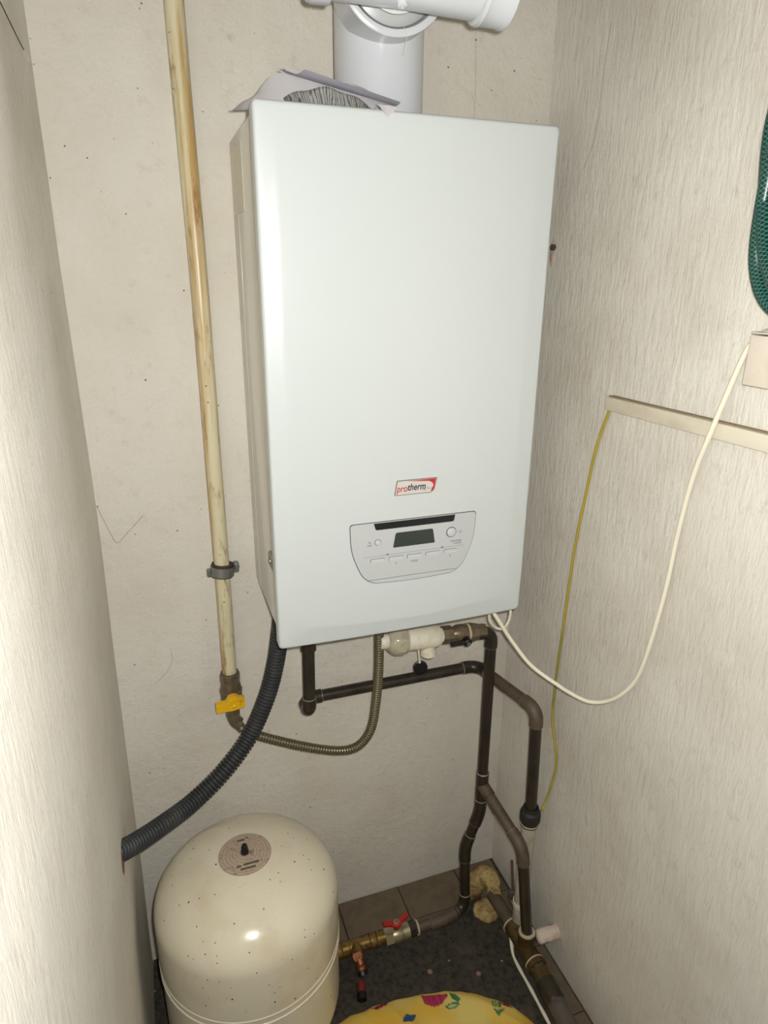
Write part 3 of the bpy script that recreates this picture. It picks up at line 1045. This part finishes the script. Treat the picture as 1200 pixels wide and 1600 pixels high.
lev = link('lever', bm, M_BLACK, sv, 40)
bm = bmesh.new()
box(bm, hc.x - 0.036, hc.x, hc.y - 0.011, hc.y - 0.003, hc.z - 0.005, hc.z + 0.004, 0.002, 1)
link('lever_arm', bm, M_BLACK, lev)
bm = lathe(bmesh.new(), [(0.0045, 0), (0.0045, 0.002), (0.003, 0.003), (0, 0.003)], hc + V((0, -0.0118, -0.003)), (0, -1, -0.25), 12)
link('lever_screw', bm, M_STEEL, lev, 40)

pb = thing('copper_pipe', 'dark copper pipe dropping from the brass valve, branching low by the corner', 'pipe', (0.462, -0.12, 0.05))
pipe_run(pb, [(0.418, -0.120, 0.7655), (0.460, -0.120, 0.762), (0.4625, -0.120, 0.300), (0.4295, -0.120, 0.206), (0.4290, -0.138, 0.046), (0.372, -0.152, 0.040), (0.289, -0.1485, 0.040)], PR, 0.022, M_PIPE,
         straight_mats={5: M_DUSTPIPE, ('e', 5): M_DUSTPIPE})
# tee for the forward branch
bm = cyl(bmesh.new(), (0.4625, -0.120, 0.408), (0.4625, -0.120, 0.338), PR * 1.18, 22)
tee = link('tee', bm, M_PIPE, pb, 40)
bm = lathe(bmesh.new(), [(PR, -0.001), (PR * 1.18, -0.001), (PR * 1.2, 0.0004), (PR * 1.02, 0.0022)], (0.4625, -0.120, 0.408), (0, 0, 1), 20)
link('solder_ring', bm, M_SOLDER, tee, 50)
pipe_run(pb, [(0.4625, -0.120, 0.376), (0.4895, -0.2575, 0.318), (0.505, -0.284, 0.088)], PR, 0.026, M_DUSTPIPE,
         straight_mats={1: M_PIPE, ('e', 1): M_DUSTPIPE})
bm = cyl(bmesh.new(), (0.4625, -0.120, 0.376), (0.4675, -0.148, 0.3645), PR * 1.18, 22)
link('tee_branch', bm, M_DUSTPIPE, pb, 40)

# red ball valve
XD = V((-1, 0.002, 0)).normalized()
bv = thing('ball_valve', 'nickel ball valve with red wing handle in the low pipe by the tank', 'valve', (0.24, -0.146, 0.02))
o0 = V((0.292, -0.1485, 0.040))
bm = lathe(bmesh.new(), [(0, -0.006), (0.0165, -0.006), (0.0165, 0.012), (0.0140, 0.013)], o0, XD, 8)
link('end_nut', bm, M_PIPE, bv)
bm = lathe(bmesh.new(), [(0.0160, -0.0125), (0.0168, -0.0125), (0.0168, -0.0085), (0.0160, -0.0085)], o0, XD, 24)
link('sealing_tape', bm, M_TAPE, bv, 40)
M_NICKEL = Mat('worn_nickel', srgb(176, 166, 138), rough=0.35, metal=0.75).m
bm = lathe(bmesh.new(), [(0, 0.010), (0.0180, 0.010), (0.0180, 0.024), (0.0155, 0.025), (0.0185, 0.032), (0.0190, 0.042), (0.0165, 0.050), (0.0165, 0.052), (0, 0.052)], o0, XD, 24)
link('body', bm, M_NICKEL, bv, 35)
bm = lathe(bmesh.new(), [(0, 0.050), (0.0195, 0.050), (0.0195, 0.068), (0, 0.068)], o0, XD, 6)
link('hex_end', bm, M_NICKEL, bv)
hx = o0 + XD * 0.040
bm = cyl(bmesh.new(), hx + V((0, 0, 0.014)), hx + V((0, 0, 0.032)), 0.006, 16)
link('stem', bm, M_BRASS, bv, 40)
bm = bmesh.new()
wing = [(-0.030, 0.010), (-0.030, -0.004), (-0.012, -0.007), (-0.004, -0.013), (0.006, -0.013), (0.014, -0.005), (0.031, 0.002), (0.031, 0.016), (0.012, 0.010), (0, 0.004), (-0.012, 0.008)]
A = [bm.verts.new(hx + V((x, y * 0.8 + 0.001, 0.028 + abs(x) * 0.25))) for x, y in wing]
B = [bm.verts.new(v.co + V((0, 0, 0.0065))) for v in A]
bm.faces.new(A)
bm.faces.new(B[::-1])
for i in range(len(A)):
    j = (i + 1) % len(A)
    bm.faces.new((A[i], B[i], B[j], A[j]))
h = link('wing_handle', bm, M_REDH, bv)
bm = lathe(bmesh.new(), [(0.0075, 0), (0.0075, 0.006), (0.0045, 0.007), (0.0035, 0.004), (0, 0.004)], hx + V((0, 0, 0.033)), (0, 0, 1), 6)
link('handle_nut', bm, M_NICKEL, h)

# brass tee with drain cock
dt = thing('drain_tee', 'brass tee with a small copper drain cock beside the tank', 'tee fitting', (0.155, -0.15, 0.0))
o1 = V((0.224, -0.1455, 0.040))
bm = lathe(bmesh.new(), [(0, 0), (0.0135, 0), (0.0135, 0.012), (0.0170, 0.013), (0.0170, 0.018), (0.0150, 0.020), (0.0165, 0.024), (0.0165, 0.034), (0.0145, 0.036), (0.0145, 0.082), (0.0165, 0.084), (0.0165, 0.098), (0.0150, 0.100), (0.0165, 0.104), (0.0165, 0.112), (0.0125, 0.114), (0.0125, 0.160), (0, 0.160)], o1, XD, 28)
link('tee_body', bm, M_BRASS, dt, 35)
bm = lathe(bmesh.new(), [(0, 0), (0.0135, 0.0), (0.0130, 0.026), (0, 0.026)], (0.157, -0.148, 0.042), (-0.10, -1, 0.15), 24)
link('tee_outlet', bm, M_BRASS, dt, 40)
bm = lathe(bmesh.new(), [(0, 0), (0.0118, 0), (0.0122, 0.006), (0.0105, 0.008), (0.0105, 0.0065), (0.004, 0.0065), (0.004, 0.0095), (0, 0.0095)], (0.1535, -0.172, 0.046), (-0.25, -0.75, 0.7), 24)
link('copper_plug', bm, M_COPPER, dt, 40)
bm = lathe(bmesh.new(), [(0, 0), (0.0100, 0), (0.0105, 0.010), (0.0090, 0.011), (0.0120, 0.014), (0.0120, 0.020), (0.0100, 0.022), (0, 0.022)], (0.156, -0.176, 0.040), (0.05, -0.75, -0.75), 24)
link('cock_body', bm, M_COPPER, dt, 40)
bm = lathe(bmesh.new(), [(0.0095, 0), (0.0105, 0.002), (0.0105, 0.010), (0.008, 0.011), (0, 0.011)], (0.157, -0.191, 0.0245), (0.05, -0.75, -0.7), 24)
link('nozzle', bm, M_BLACK, dt, 40)

cap = thing('hose_tail', 'short red and black hose tail lying on the floor by the tank', 'hose tail', (0.145, -0.225, 0.0))
bm = cyl(bmesh.new(), (0.150, -0.207, 0.0095), (0.144, -0.232, 0.0095), 0.0095, 20, 0.001)
link('red_sleeve', bm, Mat('dark_red', srgb(104, 34, 30), rough=0.6).m, cap, 40)
bm = lathe(bmesh.new(), [(0.0098, 0), (0.0104, 0.002), (0.0104, 0.012), (0.0078, 0.013), (0.0070, 0.004), (0, 0.004)], (0.1445, -0.230, 0.0104), (-0.25, -1, 0), 20)
link('black_end', bm, M_BLACK, cap, 40)

# ------------------------------------------------------------------ floor manifold along the right wall
mf = thing('floor_manifold', 'thick brass and steel pipe along the foot of the right wall', 'pipe', (0.503, -0.30, 0.0))
MZ = 0.058
m0, m1, m2, m3, m4 = V((0.500, -0.140, MZ)), V((0.5035, -0.236, MZ)), V((0.508, -0.290, MZ)), V((0.505, -0.345, MZ)), V((0.480, -0.74, MZ))
d1 = (m3 - m1).normalized()
bm = cyl(bmesh.new(), m0, m1, 0.0155, 24)
link('rear_pipe', bm, M_DUSTPIPE, mf, 40)
bm = lathe(bmesh.new(), [(0.014, 0), (0.0200, 0.0), (0.0205, 0.004), (0.0205, 0.014), (0.0190, 0.018), (0.0190, 0.086), (0.0215, 0.090), (0.0220, 0.110), (0.018, 0.110)], m1 - d1 * 0.012, d1, 28)
tb = link('tee_body', bm, M_DULLBRASS, mf, 40)
for t in (0.000, 0.094):
    bm = lathe(bmesh.new(), [(0.0200, 0), (0.0222, 0.0005), (0.0222, 0.0035), (0.0200, 0.004)], m1 + d1 * (t - 0.011), d1, 28)
    link('tape_ring', bm, M_TAPE, tb, 40)
bm = lathe(bmesh.new(), [(0.0150, 0), (0.0190, 0.0), (0.0180, 0.028), (0.0190, 0.030), (0.0190, 0.036), (0.014, 0.036)], (0.5055, -0.2835, MZ + 0.008), (-0.04, 0.05, 1), 26)
nk = link('tee_neck', bm, M_DULLBRASS, mf, 40)
bm = lathe(bmesh.new(), [(0.0120, 0), (0.0180, 0.0), (0.0175, 0.0025), (0.0120, 0.0035)], (0.5045, -0.2825, MZ + 0.044), (-0.04, 0.05, 1), 26)
link('tape_ring', bm, M_TAPE, nk, 40)
d2 = (m4 - m3).normalized()
bm = lathe(bmesh.new(), [(0, 0), (0.0190, 0), (0.0190, 0.022), (0.0200, 0.024), (0.0200, 0.028), (0, 0.028)], m3 - d2 * 0.006, d2, 28)
link('nipple', bm, M_DULLBRASS, mf, 40)
bm = lathe(bmesh.new(), [(0, 0), (0.0212, 0), (0.0212, 0.040), (0.0195, 0.044), (0, 0.044)], m3 + d2 * 0.020, d2, 28)
link('socket', bm, M_PIPE, mf, 40)
bm = cyl(bmesh.new(), m3 + d2 * 0.055, m4, 0.0192, 28)
link('front_pipe', bm, M_GREYPIPE, mf, 40)

# foam lump where the rear pipe comes out
bm = bmesh.new()
path, L = smooth_path([(0.478, -0.092, 0.004), (0.488, -0.082, 0.040), (0.504, -0.086, 0.060), (0.512, -0.108, 0.064), (0.507, -0.136, 0.060), (0.5015, -0.160, 0.058)], 30)
sweep(bm, path, lambda i: (0.0165 + 0.006 * math.sin(PI * min(1, i / 22))) * (1 + 0.16 * nz(i * 0.35, 3.3, 1.2)), 18)
lathe(bm, [(0, 0.016), (0.014, 0.015), (0.026, 0.011), (0.033, 0.005), (0.035, 0.0), (0, 0.0)], (0.492, -0.132, 0.0), (0, 0, 1), 24)
for v in bm.verts:
    k = 0.0035 * nz(v.co.x * 70, v.co.y * 70, v.co.z * 70) + 0.003 * nz(v.co.x * 160, v.co.y * 160, v.co.z * 160)
    v.co += Vector((k, -k, k if v.co.z > 0.002 else 0))
tag(link('foam_collar', bm, M_FOAM, None, 180), 'lumpy tan hardened foam around the pipe bend in the floor corner', 'foam')

# plaster covered stub between manifold and right wall
bm = bmesh.new()
prof = [(0, 0), (0.0125, 0.001), (0.0160, 0.006), (0.0150, 0.016), (0.0158, 0.028), (0.0150, 0.040), (0.0165, 0.056), (0, 0.057)]
lathe(bm, prof, (0.524, -0.291, 0.088), (1, -0.07, 0.06), 24)
for v in bm.verts:
    v.co += Vector((1, 1, 1)) * 0.0016 * nz(v.co.x * 90, v.co.y * 90, v.co.z * 90)
tag(link('wall_stub', bm, M_STUB, None, 60), 'plaster-covered pipe stub sticking out of the right wall near the floor', 'pipe stub')

# earth clamp on the white riser
ec = thing('earth_clamp', 'small grey earthing clamp with bolts on the white pipe near the floor', 'clamp', (0.522, -0.20, 0.13))
bm = lathe(bmesh.new(), [(0.0152, 0), (0.0170, 0), (0.0170, 0.012), (0.0152, 0.012)], (0.5150, -0.2335, 0.136), (0.02, 0.04, -1), 24)
link('band', bm, M_AGEDWHITE, ec, 40)
bm = box(bmesh.new(), 0.500, 0.526, -0.214, -0.205, 0.118, 0.140, 0.002, 1)
link('bracket', bm, M_GREYPIPE, ec)
bm = cyl(bmesh.new(), (0.514, -0.222, 0.122), (0.514, -0.198, 0.122), 0.005, 6)
link('bolt', bm, M_STEEL, ec)
bm = cyl(bmesh.new(), (0.508, -0.196, 0.215), (0.512, -0.210, 0.118), 0.0028, 10)
link('rod', bm, M_DUSTPIPE, ec, 40)
bm = box(bmesh.new(), 0.504, 0.516, -0.218, -0.206, 0.102, 0.116, 0.002, 1)
link('nut', bm, M_STEEL, ec)

# pale cord on the floor beside the manifold
path, L = smooth_path([(0.502, -0.228, 0.022), (0.496, -0.245, 0.014), (0.4915, -0.262, 0.008), (0.4905, -0.292, 0.006), (0.491, -0.333, 0.005), (0.490, -0.374, 0.005), (0.489, -0.417, 0.005), (0.484, -0.52, 0.005), (0.476, -0.66, 0.005)], 60)
bm = sweep(bmesh.new(), path, lambda i: 0.0036 + 0.0005 * math.sin(i * 0.9), 12)
tag(link('pale_cord', bm, M_CABLE, None, 180), 'pale cord lying on the floor along the thick pipe', 'cord')

# ------------------------------------------------------------------ expansion tank
TX, TY, TR = -0.073, -0.239, 0.1625
tank = thing('expansion_tank', 'beige steel expansion tank with domed top standing in the left corner', 'tank', (TX, TY, 0))
prof = []
nn = 2.05
for k in range(0, 25):
    t = k / 24 * PI / 2
    prof.append((TR * math.cos(t) ** (2 / nn), 0.388 + 0.094 * math.sin(t) ** (2 / nn)))
prof[-1] = (0, prof[-1][1])
lower = []
for k in range(0, 20):
    t = k / 19 * PI / 2
    lower.append((TR * 0.992 * math.cos(t) ** (2 / 2.0), 0.150 - 0.110 * math.sin(t) ** (2 / 2.0)))
lower[-1] = (0, lower[-1][1])
full = lower[::-1] + [(TR * 0.992, 0.268), (TR, 0.294)] + prof
bm = lathe(bmesh.new(), full, (TX, TY, 0), (0, 0, 1), 96)
link('shell', bm, M_TANK, tank, 180)
for zc in (0.293, 0.277):
    bm = lathe(bmesh.new(), [(TR - 0.003, -0.0030), (TR + 0.0004, -0.0022), (TR + 0.0012, 0.0), (TR + 0.0004, 0.0022), (TR - 0.003, 0.0030)], (TX, TY, zc), (0, 0, 1), 96)
    link('seam_bead', bm, M_TANK, tank, 180)
for k in range(3):
    a = math.radians(90 + 120 * k)
    c = V((TX + 0.105 * math.cos(a), TY + 0.105 * math.sin(a), 0))
    bm = box(bmesh.new(), c.x - 0.02, c.x + 0.02, c.y - 0.02, c.y + 0.02, 0.0, 0.10, 0.003, 1)
    link('foot', bm, M_TANK, tank)


def dome_z(r):
    return 0.388 + 0.094 * (1 - (min(r, TR) / TR) ** nn) ** (1 / nn)


bm = lathe(bmesh.new(), [(0, dome_z(0) + 0.0006)] + [(0.046 * k / 8, dome_z(0.046 * k / 8) + 0.0006) for k in range(1, 9)], (TX, TY, 0), (0, 0, 1), 48)
lab = link('label_disc', bm, M_TLABEL, tank, 180)
for s, px_, py_, sz in (('TLAKOVA NADOBA', 0.001, -0.0285, 0.0042), ('35 l   6 bar', -0.002, -0.0350, 0.0046)):
    pass
for (x0, x1, yy) in ((-0.018, -0.010, -0.026), (-0.006, 0.020, -0.025), (-0.012, 0.014, -0.033), (-0.010, 0.004, 0.030), (0.006, 0.010, 0.033)):
    zz = dome_z(math.hypot((x0 + x1) / 2, yy)) + 0.0008
    bm = box(bmesh.new(), TX + x0, TX + x1, TY + yy - 0.0018, TY + yy + 0.0018, zz - 0.0012, zz + 0.0002)
    link('label_print', bm, M_LABELINK, lab)
bm = lathe(bmesh.new(), [(0, 0.017), (0.0035, 0.017), (0.0050, 0.015), (0.0066, 0.004), (0.0074, 0.0), (0.0074, -0.003), (0, -0.003)], (TX, TY, dome_z(0) + 0.001), (0, 0, 1), 24)
link('valve_cap', bm, M_BLACK, tank, 40)

# ------------------------------------------------------------------ towel
back_x = [0.064, 0.087, 0.135, 0.184, 0.226, 0.269, 0.323, 0.367, 0.402, 0.435, 0.455, 0.475]
back_y = [-0.272, -0.264, -0.260, -0.259, -0.263, -0.269, -0.281, -0.299, -0.325, -0.352, -0.385, -0.430]


def lininterp(x, xs, ys):
    if x <= xs[0]:
        return ys[0]
    for i in range(len(xs) - 1):
        if x <= xs[i + 1]:
            t = (x - xs[i]) / (xs[i + 1] - xs[i])
            return ys[i] + (ys[i + 1] - ys[i]) * t
    return ys[-1]


PINK, DKPINK = srgb(178, 62, 92), srgb(150, 44, 76)
GREEN, LTGREEN, BLUE = srgb(74, 128, 92), srgb(196, 206, 140), srgb(60, 86, 128)
shapes = [
    ([(0.261, -0.274), (0.278, -0.278), (0.316, -0.289), (0.314, -0.295), (0.295, -0.306), (0.278, -0.306), (0.261, -0.294)], PINK),
    ([(0.321, -0.287), (0.332, -0.296), (0.337, -0.310), (0.329, -0.314), (0.320, -0.301)], GREEN),
    ([(0.300, -0.311), (0.319, -0.310), (0.334, -0.317), (0.320, -0.323), (0.304, -0.320)], GREEN),
    ([(0.306, -0.313), (0.318, -0.313), (0.326, -0.317), (0.318, -0.320), (0.307, -0.318)], LTGREEN),
    ([(0.397, -0.333), (0.407, -0.334), (0.402, -0.349), (0.393, -0.348)], GREEN),
    ([(0.400, -0.335), (0.404, -0.336), (0.400, -0.346), (0.396, -0.346)], LTGREEN),
    ([(0.411, -0.336), (0.418, -0.341), (0.409, -0.352), (0.403, -0.351)], GREEN),
    ([(0.391, -0.349), (0.399, -0.357), (0.418, -0.356), (0.396, -0.368)], GREEN),
    ([(0.215, -0.303), (0.238, -0.308), (0.226, -0.320), (0.203, -0.316)], BLUE),
    ([(0.155, -0.263), (0.192, -0.260), (0.187, -0.268), (0.164, -0.271)], DKPINK),
    ([(0.413, -0.338), (0.428, -0.346), (0.436, -0.360), (0.418, -0.350)], DKPINK),
    ([(0.150, -0.40), (0.185, -0.405), (0.190, -0.44), (0.165, -0.455), (0.145, -0.435)], PINK),
    ([(0.300, -0.43), (0.335, -0.435), (0.340, -0.47), (0.315, -0.485), (0.295, -0.465)], PINK),
    ([(0.345, -0.44), (0.362, -0.45), (0.352, -0.475), (0.342, -0.46)], GREEN),
    ([(0.200, -0.42), (0.217, -0.43), (0.207, -0.455), (0.197, -0.44)], GREEN),
    ([(0.255, -0.53), (0.278, -0.535), (0.266, -0.548), (0.243, -0.545)], BLUE),
]


def inside(x, y, poly):
    c = False
    for i in range(len(poly)):
        (x0, y0), (x1, y1) = poly[i - 1], poly[i]
        if (y0 > y) != (y1 > y) and x < (x1 - x0) * (y - y0) / (y1 - y0) + x0:
            c = not c
    return c


nu, nv = 220, 170
bm = bmesh.new()
G = []
pos = []
for i in range(nu + 1):
    u = i / nu
    x = 0.070 + u * (0.462 - 0.070)
    yb = lininterp(x, back_x, back_y) + 0.003 * nz(x * 40, 1, 2)
    row = []
    for j in range(nv + 1):
        v = (j / nv)
        y = yb + (-0.66 - yb) * v
        dist = min((yb - y), (x - 0.070), (0.462 - x))
        edge = 1 - math.exp(-dist / 0.014)
        z = 0.0035 + edge * (0.009 + 0.006 * nz(x * 11, y * 13, 0.3) + 0.007 * (0.5 - abs(nz(x * 14 + y * 12, y * 9, 4.3)) * 1.6))
        row.append(bm.verts.new((x, y, max(z, 0.003))))
        pos.append((x, y))
    G.append(row)
for i in range(nu):
    for j in range(nv):
        bm.faces.new((G[i][j], G[i + 1][j], G[i + 1][j + 1], G[i][j + 1]))
top_n = len(bm.verts)
# hem and underside
rim = [G[i][0] for i in range(nu + 1)] + [G[nu][j] for j in range(1, nv + 1)] + [G[i][nv] for i in range(nu - 1, -1, -1)] + [G[0][j] for j in range(nv - 1, 0, -1)]
bot = [bm.verts.new((v.co.x, v.co.y, 0.0006)) for v in rim]
for i in range(len(rim)):
    j = (i + 1) % len(rim)
    bm.faces.new((rim[i], bot[i], bot[j], rim[j]))
bm.faces.new(bot)
towel = link('towel', bm, M_TOWEL, None, 180)
tag(towel, 'crumpled yellow towel printed with pink tulips and green leaves on the floor', 'towel')
me = towel.data
ca = me.color_attributes.new('print', 'FLOAT_COLOR', 'POINT')
Y1, Y2 = srgb(226, 204, 118), srgb(216, 172, 62)
cols = []
for k in range(len(me.vertices)):
    if k < len(pos):
        x, y = pos[k]
        t = max(0, min(1, 0.5 + 1.1 * nz(x * 16, y * 16, 8.8)))
        c = [Y1[q] * (1 - t) + Y2[q] * t for q in range(3)] + [1]
        for poly, pc_ in shapes:
            if inside(x, y, poly):
                s = 0.85 + 0.3 * nz(x * 200, y * 60, 1)
                c = [pc_[q] * s for q in range(3)] + [1]
    else:
        c = list(Y1)
    cols += c
ca.data.foreach_set('color', cols)

# ------------------------------------------------------------------ right wall things
tr = thing('cable_trunking', 'narrow cream plastic cable trunking along the right wall', 'trunking', (0.566, -0.7, 1.236))
bm = box(bmesh.new(), 0.5595, 0.5735, -2.0, -0.2640, 1.2370, 1.2590, 0.002, 2)
for v in bm.verts:
    v.co.z += (-0.26 - v.co.y) * 0.012
link('cover', bm, M_TRUNK, tr, 40)
bm = box(bmesh.new(), 0.5620, 0.5735, -0.2700, -0.2580, 1.2385, 1.2605, 0.0035, 3)
link('end_cap', bm, M_TRUNK, tr, 40)
bm = box(bmesh.new(), 0.5625, 0.5735, -2.0, -0.266, 1.2570, 1.2610, 0.0008, 1)
for v in bm.verts:
    v.co.z += (-0.26 - v.co.y) * 0.012
link('dust_line', bm, Mat('strip_grey_brown', srgb(138, 124, 100), rough=0.95).m, tr)  # darker strip along the top edge of the trunking

jb = thing('junction_box', 'beige plastic junction box on the right wall below the green hose', 'junction box', (0.55, -0.585, 1.32))
bm = box(bmesh.new(), 0.5350, 0.5740, -0.640, -0.5470, 1.3210, 1.3800, 0.0015, 2)
link('body', bm, M_BOX, jb, 40)
bm = box(bmesh.new(), 0.5345, 0.5735, -0.640, -0.5475, 1.3815, 1.3840, 0.0008, 1)
link('lid_rim', bm, M_AGEDWHITE, jb, 40)
bm = bmesh.new()
lathe(bm, [(0, 0.012), (0.020, 0.0110), (0.036, 0.008), (0.045, 0.003), (0.0465, 0), (0, 0)], (0, 0, 0), (0, 0, 1), 40)
for v in bm.verts:
    v.co = Vector((0.5535 + v.co.x * 0.42, -0.594 + v.co.y, 1.3838 + v.co.z * 0.65))
link('lid', bm, M_BOX, jb, 50)

path, L = smooth_path([(0.552, -0.552, 1.372), (0.556, -0.538, 1.371), (0.556, -0.527, 1.360), (0.556, -0.511, 1.311), (0.552, -0.496, 1.246), (0.558, -0.474, 1.181), (0.563, -0.459, 1.093), (0.563, -0.453, 0.997), (0.558, -0.444, 0.893), (0.555, -0.431, 0.826), (0.545, -0.412, 0.784), (0.535, -0.388, 0.757), (0.520, -0.365, 0.745), (0.505, -0.339, 0.746), (0.490, -0.311, 0.752), (0.460, -0.270, 0.773), (0.430, -0.247, 0.816), (0.400, -0.242, 0.864), (0.388, -0.233, 0.886)], 160)
bm = sweep(bmesh.new(), path, 0.0036, 14)
tag(link('power_cable', bm, M_CABLE, None, 180), 'white power cable sagging from the junction box to the boiler underside', 'cable')

path, L = smooth_path([(0.392, -0.222, 0.886), (0.394, -0.221, 0.862), (0.398, -0.220, 0.847), (0.411, -0.220, 0.833), (0.425, -0.220, 0.829), (0.436, -0.220, 0.843), (0.439, -0.218, 0.867), (0.432, -0.212, 0.905), (0.424, -0.206, 0.930)], 60)
bm = sweep(bmesh.new(), path, 0.0026, 12)
tag(link('cable_loop', bm, M_AGEDWHITE, None, 180), 'small loop of thin beige cable hanging below the boiler right corner', 'cable')

path, L = smooth_path([(0.562, -0.274, 1.246), (0.564, -0.270, 1.236), (0.5665, -0.245, 1.168), (0.567, -0.232, 1.089), (0.5665, -0.219, 0.992), (0.567, -0.212, 0.899), (0.567, -0.208, 0.800), (0.567, -0.203, 0.696), (0.566, -0.206, 0.591), (0.565, -0.220, 0.553), (0.563, -0.240, 0.505), (0.555, -0.240, 0.438), (0.532, -0.252, 0.398)], 140)
bm = sweep(bmesh.new(), path, 0.0025, 12)
tag(link('earth_wire', bm, M_EARTH, None, 180), 'thin yellow-green earth wire hanging down the right wall from the trunking', 'wire')

# braided garden hose coil
gh = thing('garden_hose', 'coiled dark green braided hose hanging on the right wall', 'hose', (0.55, -0.68, 1.40))
XH = 0.548
coil = [(XH, -0.700, 1.842), (XH, -0.600, 1.800), (XH, -0.537, 1.715), (XH - 0.001, -0.515, 1.620), (XH - 0.003, -0.522, 1.545), (XH - 0.010, -0.545, 1.470), (XH - 0.014, -0.590, 1.420), (XH - 0.016, -0.660, 1.405), (XH - 0.014, -0.760, 1.415), (XH - 0.012, -0.830, 1.500), (XH - 0.012, -0.845, 1.640), (XH - 0.012, -0.800, 1.780),
        (XH - 0.015, -0.700, 1.850), (XH - 0.018, -0.605, 1.780), (XH - 0.016, -0.552, 1.680), (XH - 0.009, -0.530, 1.570), (XH - 0.003, -0.523, 1.500), (XH, -0.527, 1.455), (XH, -0.548, 1.420), (XH + 0.002, -0.580, 1.405), (XH + 0.004, -0.660, 1.403), (XH + 0.006, -0.760, 1.420), (XH + 0.006, -0.825, 1.500), (XH + 0.004, -0.835, 1.640), (XH - 0.004, -0.790, 1.760), (XH - 0.025, -0.690, 1.835)]
path, L = smooth_path(coil, 420)
bm = sweep(bmesh.new(), path, 0.0092, 18, uv=True)
link('hose_coil', bm, M_GREEN, gh, 180)
bm = sweep(bmesh.new(), [V((0.575, -0.70, 1.822)), V((0.535, -0.70, 1.822)), V((0.520, -0.70, 1.830)), V((0.514, -0.70, 1.850))], 0.004, 12)
link('wall_hook', bm, M_STEEL, gh, 180)

# bolt with chipped plaster in the right wall, beside the boiler
wb = thing('wall_bolt', 'old metal bolt in chipped plaster on the right wall beside the boiler', 'bolt', (0.572, -0.06, 1.493))
bm = lathe(bmesh.new(), [(0, 0), (0.006, 0), (0.006, 0.010), (0, 0.010)], (0.575, -0.055, 1.494), (-1, -0.1, 0), 6)
link('head', bm, M_GREYPIPE, wb)
bm = bmesh.new()
bmesh.ops.create_icosphere(bm, subdivisions=2, radius=1)
for v in bm.verts:
    d = 1 + 0.5 * nz(v.co.x * 2 + 5, v.co.y * 2, v.co.z * 2)
    v.co = Vector((0.5725 + v.co.x * 0.0025, -0.052 + v.co.y * 0.012 * d, 1.487 + v.co.z * 0.026 * d))
link('plaster_chip', bm, M_STUB, wb, 60)

# ------------------------------------------------------------------ cobweb threads and wall cracks
def thread(pts, label, r=0.0005, mat=M_THREAD):
    r *= 0.55
    path, L = smooth_path(pts, 24)
    tag(link('cobweb_thread', sweep(bmesh.new(), path, r, 6), mat, None, 180), label, 'cobweb', 'dusty threads on the walls')


Y0 = -0.0018
thread([(-0.252, Y0, 1.071), (-0.240, Y0, 1.030), (-0.229, Y0 - 0.001, 1.000), (-0.222, Y0 - 0.001, 1.003), (-0.205, Y0, 1.020), (-0.180, Y0, 1.045)], 'dusty V-shaped cobweb on the back wall beside the left wall', 0.0007)
thread([(0.419, Y0, 1.831), (0.424, Y0, 1.77), (0.425, Y0, 1.69)], 'thin vertical thread on the back wall right of the flue', 0.0004)
XW = WX - 0.0022
thread([(XW, -0.159, 1.807), (XW, -0.152, 1.747), (XW, -0.150, 1.686), (XW, -0.143, 1.647), (XW, -0.123, 1.612)], 'thin dark crack line high on the right wall above the boiler corner', 0.0005)
thread([(-0.2505, -0.300, 1.704), (-0.2507, -0.232, 1.7045), (-0.2510, -0.167, 1.705), (-0.2512, -0.100, 1.706)], 'dark gap line at the top of the left wall', 0.0012, M_GAPLINE)  # thin dark brown strand along the lower edge of the trim
thread([(-0.195, Y0, 0.705), (-0.175, Y0, 0.722), (-0.160, Y0, 0.745), (-0.159, Y0, 0.775)], 'hooked dusty thread on the back wall left of the gas valve', 0.0005)
thread([(0.200, -0.249, 1.738), (0.203, -0.252, 1.725), (0.200, -0.250, 1.706)], 'short hair dangling from the round flue socket rim', 0.0005, M_CABLE)

for o in bpy.data.objects:
    if '_w' in o:
        del o['_w']
